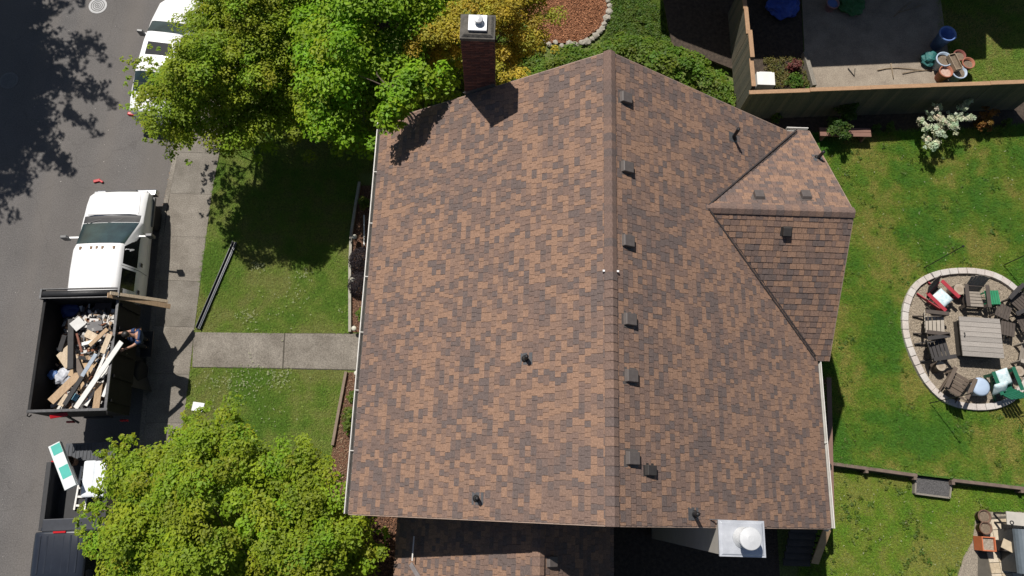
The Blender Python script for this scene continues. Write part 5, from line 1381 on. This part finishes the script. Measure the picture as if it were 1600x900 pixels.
def stump(label, px, py, r, h):
    e = empty('log_stump', P(px, py, TZ + h)); e.location.z = TZ + .02; tag(e, label, 'stump', 'log stump tables')
    MB().lathe([(r * 1.06, 0), (r, .04), (r * .97, h)], 18, cap=False).build('bark_side', M('bark'), e, True)
    MB().lathe([(0, h - .002), (r * .96, h - .002)], 18, cap=False).build('cut_face', M('cut_wood', (.38, .32, .25), (.27, .22, .17), 9, .85), e)
    MB().lathe([(0, h), (r * .5, h)], 14, cap=False).build('heartwood', M('heart_wood', (.30, .24, .18), None, 9, .85), e)
stump('log stump between the red and the weathered brown chairs', 1499, 452, .19, .42)
stump('log stump under the dark chair at the left', 1470, 572, .16, .40)
stump('log stump at the right between green and pale chairs', 1592, 580, .17, .42)
bkt = empty('covered_bucket', P(1533, 604, TZ + .5)); bkt.location.z = TZ + .02; tag(bkt, 'pale blue lidded tub between the brown and green chairs', 'tub')
pb = M('tub_pale_blue', (.40, .49, .62), (.34, .42, .54), 4, .45)
MB().lathe([(.22, 0), (.27, .40), (.285, .40), (.285, .44)], 26).build('tub', pb, bkt, True)
MB().lathe([(.29, .435), (.29, .46), (.24, .50), (.08, .515), (0, .515)], 26, cap=False).build('lid', pb, bkt, True)
# light poles round the circle
for (bx_, by_), (tx_, ty_), lab in (((1443, 419), (1508, 393), 'thin black pole at the upper left outside the paving ring'), ((1567, 415), (1604, 401), 'thin black pole at the upper right outside the paving ring'), ((1452, 630), (1510, 617), 'thin black pole at the lower left outside the paving ring'), ((1590, 652), (1640, 640), 'thin black pole at the lower right outside the paving ring')):
    b0 = P(bx_, by_, TZ); best = min((P(tx_, ty_, z) for z in np.linspace(.5, 3.2, 60)), key=lambda q: (q.xy - b0.xy).length + 0)
    e = empty('garden_pole', b0); tag(e, lab, 'pole', 'thin poles round the fire pit')
    h = 2.2
    MB().tube([(0, 0, -.05), (0, 0, h)], .014, 8).build('shaft', blackm, e); MB().lathe([(0, h + .06), (.035, h + .04), (.035, h), (.012, h - .02)], 10).build('finial', blackm, e, True)
# timber retaining edge with a gravel step
def timber(label, a, c, zt, w_=.10, h=.3, posts=()):
    a, c = Vector(a), Vector(c); e = empty('retaining_edge', (a.x, a.y, 0)); tag(e, label, 'edging', 'timber edging of the upper lawn')
    d = c - a; d.z = 0
    for k in range(2): MB().bar(Vector((0, 0, zt - .075 - k * .16)), d + Vector((0, 0, zt - .075 - k * .16)), w_, .15).build('timber', M('edge_timber', (.17, .125, .10), (.11, .08, .065), 5, .9), e, bevel=.006)
    nn_ = d.normalized(); out = Vector((nn_.y, -nn_.x, 0))
    for f in posts: MB().box(d * f + out * .09 + Vector((0, 0, zt / 2 - .02)), (.09, .09, zt + .02)).build('post', M('edge_timber'), e)
timber('timber edging from the house to the gravel step', P(1290, 723, TZ), P(1433, 743, TZ), TZ + .03, posts=(.45, .98))
timber('timber edging right of the gravel step', P(1486, 750, TZ), P(1640, 768, TZ), TZ + .03, posts=(.02, .72))
sp_ = empty('garden_step', P(1458, 762, .0)); tag(sp_, 'gravel filled step between the two timber edgings', 'step')
q = [P(1431, 744, .15), P(1487, 751, .15), P(1484, 778, .15), P(1430, 771, .15)]; ql = [v - sp_.location for v in q]
MB().prism([v.xy[:] for v in ql], -.05, .14).build('gravel_fill', M('step_gravel', (.13, .125, .125), (.07, .068, .068), 40, .95, bump=1, grain=.4), sp_)
for a, c in ((1, 2), (2, 3), (3, 0)): MB().bar(ql[a] + Vector((0, 0, -.07)), ql[c] + Vector((0, 0, -.07)), .05, .17).build('step_board', greyw, sp_)
# deck rail along the back wall
dk_ = empty('deck_rail', P(1298, 700, 1.45)); dk_.location.z = 0; tag(dk_, 'brown deck handrail with black ball lights beside the right gutter', 'railing')
ra, rb_ = P(1295, 590, 1.45), P(1300, 822, 1.45)
MB().bar(ra - dk_.location, rb_ - dk_.location, .14, .04).build('handrail', M('rail_brown', (.20, .12, .09), (.15, .09, .07), 5, .7), dk_)
for f in (0.02, .36, .6, .985):
    p_ = ra.lerp(rb_, f) - dk_.location
    MB().box((p_.x, p_.y, .72), (.1, .1, 1.44)).build('post', M('rail_brown'), dk_)
for f in np.linspace(.05, .95, 26):
    p_ = ra.lerp(rb_, float(f)) - dk_.location; MB().box((p_.x, p_.y, .85), (.035, .035, 1.1)).build('baluster', M('rail_brown'), dk_)
for px_, py_ in ((1294, 728), (1299, 818)):
    p_ = P(px_ + 1, py_, 1.55) - dk_.location; MB().lathe([(.03, -.09), (.06, -.06), (.085, 0), (.06, .06), (0, .085)], 16, p_).build('ball_light', M('ball_black', (.02, .02, .022), None, 5, .2), dk_, True)
MB().box((P(1270, 700, .8).x - .55 - dk_.location.x, 2.0 - dk_.location.y, .8), (1.3, 4.2, .06)).build('deck_floor', greyw, dk_)
# stair with tan stringer at the near right corner
stp = empty('deck_stair', P(1277, 860, 0)); stp.location.z = 0; tag(stp, 'tan deck stair going down at the near right corner', 'stairs')
sa_, sb_ = P(1292, 828, 1.3) - stp.location, P(1273, 880, .5) - stp.location
MB().bar(sa_, sb_, .22, .05).build('handrail', M('stair_tan', (.38, .26, .15), (.3, .2, .11), 5, .7), stp)
for k in range(6):
    f = k / 5; p_ = sa_.lerp(sb_, f); MB().box((p_.x, p_.y, (p_.z) / 2), (.04, .04, max(.1, p_.z - .03))).build('baluster', blackm, stp)
    MB().box((p_.x - .45, p_.y, p_.z * .55), (.8, .22, .04)).build('tread', M('tread_dark', (.05, .045, .04), None, 5, .8), stp)
# paving and grill corner
struct('corner_gravel', MB().prism([v.xy[:] for v in PP([(1495, 905), (1506, 870), (1520, 845), (1526, 800), (1640, 800), (1640, 960), (1490, 960)], 0)], -.1, .006), M('corner_grit', (.28, .24, .19), (.18, .155, .12), 20, .95, grain=.35))
pvd = struct('corner_patio', MB().prism([v.xy[:] for v in PP([(1529, 810), (1640, 800), (1640, 960), (1526, 960)], 0)], -.1, .012), M('joint_dirt'))
pv0 = P(1530, 812, 0); pxd = (P(1640, 806, 0) - pv0).normalized(); pyd = Vector((pxd.y, -pxd.x, 0)); pvm = [M('slab_cream', (.52, .45, .35), (.42, .36, .27), 4, .85, grain=.15), M('slab_sand', (.46, .38, .27), (.35, .28, .19), 3, .85, grain=.2)]
for i in range(7):
    for j in range(10):
        c = pv0 + pxd * (.16 + i * .31) + pyd * (.16 + j * .31)
        o = MB().box((0, 0, .02), (.295, .295, .04)).build('paving_slab', random.choice(pvm), pvd, bevel=.005); o.location = (c.x, c.y, .003 + random.uniform(0, .004)); o.rotation_euler = (0, 0, math.atan2(pxd.y, pxd.x))
pot('plant_pot', 'round brown pot at the top of the grill corner', 1539, 807, .19, .30, M('pot_brown', (.17, .10, .07), (.11, .065, .045), 8, .85), dry, .045, group='brown pots in the grill corner')
pot('plant_pot', 'round brown pot just below the other brown pot', 1541, 825, .18, .32, M('pot_brown'), dry, .045, group='brown pots in the grill corner')
sqp = empty('square_planter', P(1545, 850, .45)); sqp.location.z = .045; sqp.rotation_euler = (0, 0, R(-2)); tag(sqp, 'square orange planter with pale grit by the paving', 'planter')
org = M('planter_orange', (.48, .14, .06), (.40, .11, .045), 5, .7)
for s in (-1, 1): MB().box((s * .19, 0, .21), (.03, .41, .42)).build('side', org, sqp); MB().box((0, s * .19, .21), (.35, .03, .42)).build('side', org, sqp)
MB().box((0, 0, .18), (.35, .35, .34)).build('potting_soil', M('pale_grit', (.36, .31, .25), (.16, .13, .1), 22, .9), sqp)
wbn = empty('work_bench', P(1590, 811, .7)); wbn.location.z = .045; wbn.rotation_euler = (0, 0, R(-4)); tag(wbn, 'pale grey outdoor counter behind the grill', 'counter')
MB().box((.15, 0, .68), (1.0, .38, .05)).build('worktop', M('counter_pale', (.46, .43, .38), (.36, .34, .3), 4, .8), wbn, bevel=.01)
for sx_ in (-.28, .58):
    for sy_ in (-.14, .14): MB().box((sx_, sy_, .33), (.05, .05, .65)).build('leg', trim, wbn)
MB().lathe([(.06, .705), (.06, .73), (.04, .73), (.04, .71)], 16, (-.22, -.12, 0), cap=False).build('knob', trim, wbn)
gr_ = empty('gas_grill', P(1606, 862, .9)); gr_.location.z = .045; gr_.rotation_euler = (0, 0, R(88)); tag(gr_, 'blue grey grill hood cut by the right picture edge', 'grill')
hd_ = MB(); n_ = 10
for i in range(n_ + 1):
    a_ = math.pi * i / n_; 
    for X in (-.62, .62): hd_.v.append((X, -.30 * math.cos(a_), .72 + .28 * math.sin(a_)))
hd_.f = [(2 * i, 2 * i + 2, 2 * i + 3, 2 * i + 1) for i in range(n_)] + [tuple(range(0, 2 * n_ + 2, 2)), tuple(range(2 * n_ + 1, 0, -2))]; hd_.mi = [0] * len(hd_.f)
hd_.build('hood', M('grill_cover', (.12, .145, .17), (.09, .11, .13), 3, .5), gr_)
MB().box((0, 0, .36), (1.2, .56, .70)).build('cabinet', M('grill_body', (.04, .045, .05), None, 4, .5), gr_)
MB().bar((-.4, -.34, .8), (.4, -.34, .8), .03, .03).build('handle', chrome, gr_)
plank('cutting_board', 'tan board sticking out of the grill shade', 'board', (1566, 848), (1586, 858), .62, .62, .28, .025, M('board_tan', (.50, .41, .29), None, 4, .7))
o = MB().box((0, 0, .29), (.3, .3, .58)).build('crate', M('crate_dark', (.05, .04, .035), None, 6, .8), None, bevel=.01); o.location = P(1576, 853, .6); o.location.z = .045; tag(o, 'dark crate under the tan board by the grill', 'crate')
# ---- front garden bits
edg = M('edging_concrete', (.36, .34, .29), (.27, .25, .21), 6, .9, grain=.15); 
def edging(label, pts, mat):
    e = empty('bed_edging', P(*pts[0], 0)); tag(e, label, 'edging', 'edging of the front strips')
    for a, c in zip(pts, pts[1:]): MB().bar(P(*a, .05) - e.location, P(*c, .05) - e.location, .09, .15).build('edging_timber', mat, e, bevel=.008)
edging('pale edging along the strip above the path', [(562, 285), (556, 320), (549, 366), (547, 412), (547, 519)], edg)
edging('brown timber edging along the strip below the path', [(541, 581), (530, 640), (520, 696)], M('edging_brown', (.23, .175, .135), (.16, .12, .09), 5, .9))
def path_light(label, px, py):
    e = empty('path_light', P(px, py, .3)); e.location.z = .0; tag(e, label, 'path light', 'path lights in the strip')
    MB().tube([(0, 0, -.03), (0, 0, .28)], .014, 8).build('stake', blackm, e); MB().lathe([(.05, .25), (.05, .30), (.085, .30), (.07, .325), (0, .335)], 16).build('lamp_head', M('lamp_pale', (.62, .6, .5), None, 5, .4), e, True)
path_light('path light beside the upper heather mound', 554, 370); path_light('path light beside the lower heather mound', 551, 437)
path_light('path light at the corner where strip meets path above', 553, 513); path_light('path light just below the path by the eave', 557, 583)
plank('white_stake', 'thin white stake lying in the upper strip', 'stake', (569, 336), (569, 384), .03, .03, .045, .03, wht)
# long gutter length on the lawn
ga, gb = P(309, 513, .06), P(367, 378, .06); m_ = (ga + gb) / 2; dd = (gb - ga); g_ = empty('gutter_length', (m_.x, m_.y, 0)); tag(g_, 'long dark gutter length lying on the front lawn', 'gutter')
d1 = dd.normalized(); pr_ = Vector((d1.y, -d1.x, 0)); gm = M('gutter_navy', (.03, .035, .05), (.02, .024, .035), 6, .35)
for o_, w_, z_, h_ in ((0, .11, .03, .012), (-.055, .014, .07, .09), (.055, .014, .07, .09)): MB().bar(-dd / 2 + pr_ * o_ + Vector((0, 0, z_ + .02)), dd / 2 + pr_ * o_ + Vector((0, 0, z_ + .02)), w_, h_).build('gutter_wall', gm, g_)
MB().bar(-dd / 2 + pr_ * .072 + Vector((0, 0, .10)), dd / 2 + pr_ * .072 + Vector((0, 0, .10)), .03, .015).build('gutter_lip', M('lip_grey', (.16, .18, .22), None, 5, .35), g_)
o = MB().box((0, 0, .03), (.36, .28, .04)).build('plastic_tray', M('white_plastic', (.72, .74, .74), (.62, .64, .64), 4, .5), None, bevel=.015); o.location = P(310, 636, .0); o.rotation_euler = (0, R(4), R(-6)); tag(o, 'white plastic tray on the lawn edge by the pavement', 'tray')
# ------------------------------------------------------------------ grass, flowers, litter
def grass(name, label, polys, z, dens, holes, c1, c2, c3, h=.07, wd=.018, seed=0.0, amt=1.0):
    P_, = [sum(1 for _ in polys)],
    allp = []
    for pl in polys:
        a = np.array([p[:2] for p in pl]); x, y = a[:, 0], a[:, 1]
        area = abs(np.dot(x, np.roll(y, 1)) - np.dot(y, np.roll(x, 1))) / 2
        pts = sample_poly(pl, int(area * dens)); allp.append(pts)
    p = np.vstack(allp)
    for hl_ in holes: p = p[~in_poly(p, hl_)]
    n = len(p)
    f1 = np.array([noise.noise(Vector((float(a) * .55, float(b_) * .55, seed))) for a, b_ in p]); f2 = np.array([noise.noise(Vector((float(a) * 2.6, float(b_) * 2.6, seed + 5))) for a, b_ in p])
    lush = np.clip(.45 + f1 * 1.15 + f2 * .7 + rng.normal(size=n) * .16, 0, 1)
    c1, c2, c3 = map(np.array, (c1, c2, c3))
    T = np.where(lush[:, None] < .5, c1 + (c2 - c1) * (lush * 2)[:, None], c2 + (c3 - c2) * (lush * 2 - 1)[:, None]); T = T * (.7 + .6 * rng.random((n, 1)))
    hh = .75 * h * (.45 + .8 * lush + .4 * rng.random(n))
    a = rng.random(n) * 6.283; ln = hh * (1.0 + 1.4 * rng.random(n)); b2 = a + 1.57 + rng.normal(size=n) * .3; w2 = wd * (.6 + .8 * rng.random(n))
    base = np.column_stack([p, np.full(n, z)])
    s_ = np.column_stack([np.cos(b2) * w2 * .5, np.sin(b2) * w2 * .5, np.zeros(n)])
    tip = base + np.column_stack([np.cos(a) * ln, np.sin(a) * ln, hh])
    V = np.stack([base - s_, base + s_, tip], 1).reshape(-1, 3)
    o = tint_mesh(name, V, np.arange(n * 3).reshape(-1, 3), np.repeat(T, 3, 0), leaf_mat('grass_tissue', .25, .7))
    return tag(o, label, 'grass', kind='stuff')
xy = lambda pts, z: [(v.x, v.y) for v in PP(pts, z)]
bedU = xy([(562, 270), (549, 365), (546, 400), (546, 521), (640, 521), (640, 270)], 0); bedL = xy([(542, 578), (519, 703), (505, 760), (500, 800), (560, 1000), (700, 1000), (700, 578)], 0)
pathp = xy([(302, 518), (300, 575), (580, 579), (580, 521)], 0)
front_poly = [(sx(y) + .01, y) for y in (-3, 0, 4, 5.4, 10, 13)] + [(-4.9, 13), (-4.9, -3)]
grass('lawn_grass', 'mown front lawn grass between the pavement and the house', [front_poly], -.012, 2600, [bedU, bedL, pathp], (.20, .215, .055), (.175, .245, .038), (.11, .21, .022), .055, .02, 1.0)
ringp = [(v.x, v.y) for v in ring]
fenceb = xy([(1100, 150), (1165, 212), (1350, 208), (1440, 205), (1600, 195), (1680, 190), (1680, 100), (1100, 100)], TZ)
up_poly = [(7.0, LLy[0][1] + .1)] + [(x, y + .1) for x, y in LLy[1:]] + [(16.5, LLy[-1][1]), (17.5, 14.6), (6.2, 14.6), (6.2, 11)]
grass('lawn_grass', 'lush back lawn grass round the fire pit', [up_poly], TZ, 2600, [ringp, fenceb], (.25, .235, .05), (.135, .225, .018), (.07, .19, .016), .075, .02, 4.0)
lo_poly = [(6.4, -3), (15.5, -3)] + [(x, y - .12) for x, y in LLy[::-1]]
stepp = xy([(1430, 740), (1490, 748), (1486, 780), (1428, 772)], .1); cornr = xy([(1492, 905), (1504, 870), (1518, 845), (1524, 798), (1660, 798), (1660, 990), (1480, 990)], 0)
grass('lawn_grass', 'yellowish lower lawn grass below the timber edging', [lo_poly], -.016, 2600, [stepp, cornr], (.215, .225, .04), (.165, .25, .02), (.10, .22, .014), .06, .02, 8.0)
nbg = xy([(1478, 128), (1466, 40), (1462, -40), (1680, -40), (1680, 126)], TZ)
grass('lawn_grass', "neighbour's grass beyond the long fence", [nbg], TZ, 2000, [], (.24, .23, .06), (.19, .26, .035), (.12, .23, .024), .07, .02, 12.0)
bank = xy([(950, -50), (1040, -50), (1050, 70), (1010, 70), (960, 66), (940, 70), (955, 40)], 0)
grass('lawn_grass', 'rough grass beside the rock edged bark bed', [bank], -.012, 2200, [], (.20, .20, .05), (.15, .22, .03), (.10, .20, .024), .08, .02, 15.0)
# broad leaved weeds and clover in the lawns
def weeds(name, label, polys, z, n, ls, c1, c2, holes=()):
    p = np.vstack([sample_poly(pl, n) for pl in polys])
    f = np.array([noise.noise(Vector((float(a) * 1.1, float(b_) * 1.1, 33.0))) for a, b_ in p]); p = p[f > .12]
    for h_ in holes: p = p[~in_poly(p, h_)]
    C, S_, N, T = clump_leaves(np.column_stack([p, np.full(len(p), z + .05)]), np.full(len(p), .10), 9, ls, .35, c1, c2)
    C[:, 2] = np.maximum(C[:, 2], z + .02)
    return tag(leaves(name, C, S_, N, T, leaf_mat('leaf_tissue')), label, 'weeds', kind='stuff')
weeds('lawn_weeds', 'broad leaved weeds scattered in the back lawn', [up_poly], TZ, 1500, .07, (.06, .13, .012), (.13, .20, .03), [ringp, fenceb])
weeds('lawn_weeds', 'broad leaved weeds scattered in the lower lawn', [lo_poly], -.01, 700, .07, (.08, .14, .012), (.16, .21, .04), [stepp, cornr])
# white clover flowers on the front lawn
fc_ = []
for x_, y_, sp_, n in ((403, 416, 6, 60), (388, 495, 8, 60), (473, 430, 7, 34), (462, 462, 12, 40), (436, 590, 12, 120), (385, 600, 14, 90), (350, 598, 9, 40), (330, 592, 10, 30), (355, 625, 16, 40), (532, 487, 4, 8), (420, 490, 30, 30), (400, 640, 30, 40), (395, 585, 20, 60)):
    for _ in range(int(n * .55)): fc_.append(tuple(P(x_ + rng.normal() * sp_, y_ + rng.normal() * sp_ * .7, .065)))
for _ in range(60): v = P(rng.uniform(1300, 1600), rng.uniform(230, 420), TZ + .08); fc_.append(tuple(v))
for _ in range(40): v = P(rng.uniform(1300, 1500), rng.uniform(760, 900), .06); fc_.append(tuple(v))
fc_ = np.array(fc_); n = len(fc_)
fc4 = np.repeat(fc_, 4, 0) + rng.normal(size=(n * 4, 3)) * np.array([.014, .014, .006])
tag(leaves('clover_flowers', fc4, np.full(n * 4, .026), rng.normal(size=(n * 4, 3)) * .4 + np.array([0, 0, 1]), np.array([.55, .58, .36]) * (.7 + .4 * rng.random((n * 4, 1))), leaf_mat('leaf_tissue'), None, .9), 'white clover flowers dotted over the lawns', 'flowers', kind='stuff')
# bark chips and gutter litter
def chips(name, label, poly, z, n, ls, c1, c2, cat):
    p = sample_poly(poly, n); C = np.column_stack([p, z + rng.random(n) * .03]); t = rng.random((n, 1)); c1, c2 = np.array(c1), np.array(c2)
    return tag(leaves(name, C, ls * (.5 + rng.random(n)), rng.normal(size=(n, 3)) * .5 + np.array([0, 0, 1]), (c1 + (c2 - c1) * t) * (.6 + .8 * rng.random((n, 1))), leaf_mat('chip_tissue', .0, .9), None, .45), label, cat, kind='stuff')
chips('bark_chips', 'red bark chips in the rock edged bed', xy([(805, -50), (820, 30), (850, 64), (905, 64), (936, 42), (948, 5), (946, -50)], .05), .055, 16000, .055, (.17, .065, .03), (.44, .21, .11), 'bark chips')
chips('bark_chips', 'bark chips in the front strip above the path', xy([(570, 300), (551, 370), (549, 515), (600, 515), (600, 300)], 0), .012, 2600, .05, (.10, .06, .04), (.30, .19, .12), 'bark chips')
chips('bark_chips', 'bark chips in the front strip below the path', xy([(544, 584), (522, 703), (515, 780), (580, 800), (590, 584)], 0), .012, 2600, .05, (.12, .08, .05), (.34, .23, .15), 'bark chips')
chips('bark_chips', 'dark bark chips beside the lower wing', xy([(585, 790), (575, 905), (660, 905), (660, 790)], 0), .016, 3500, .07, (.05, .025, .015), (.24, .12, .07), 'bark chips')
chips('pea_stones', 'loose stones over the fire pit gravel', ringp, TZ + .021, 12000, .03, (.20, .165, .12), (.44, .38, .30), 'gravel')
chips('fallen_leaves', 'dry leaves along the kerb above the dump truck', [(cx(9.6) - .2, 9.6), (cx(9.6), 9.6), (cx(13) + .0, 13.), (cx(13) - .3, 13.)], -.125, 160, .07, (.22, .10, .04), (.42, .25, .12), 'leaves')
chips('road_grit', 'pale specks of grit scattered on the road and pavement', [(-19, -2), (-12.3, -2), (-12.5, 9.5), (-13, 17), (-19, 17)], -.128, 260, .03, (.3, .28, .25), (.5, .48, .44), 'grit')
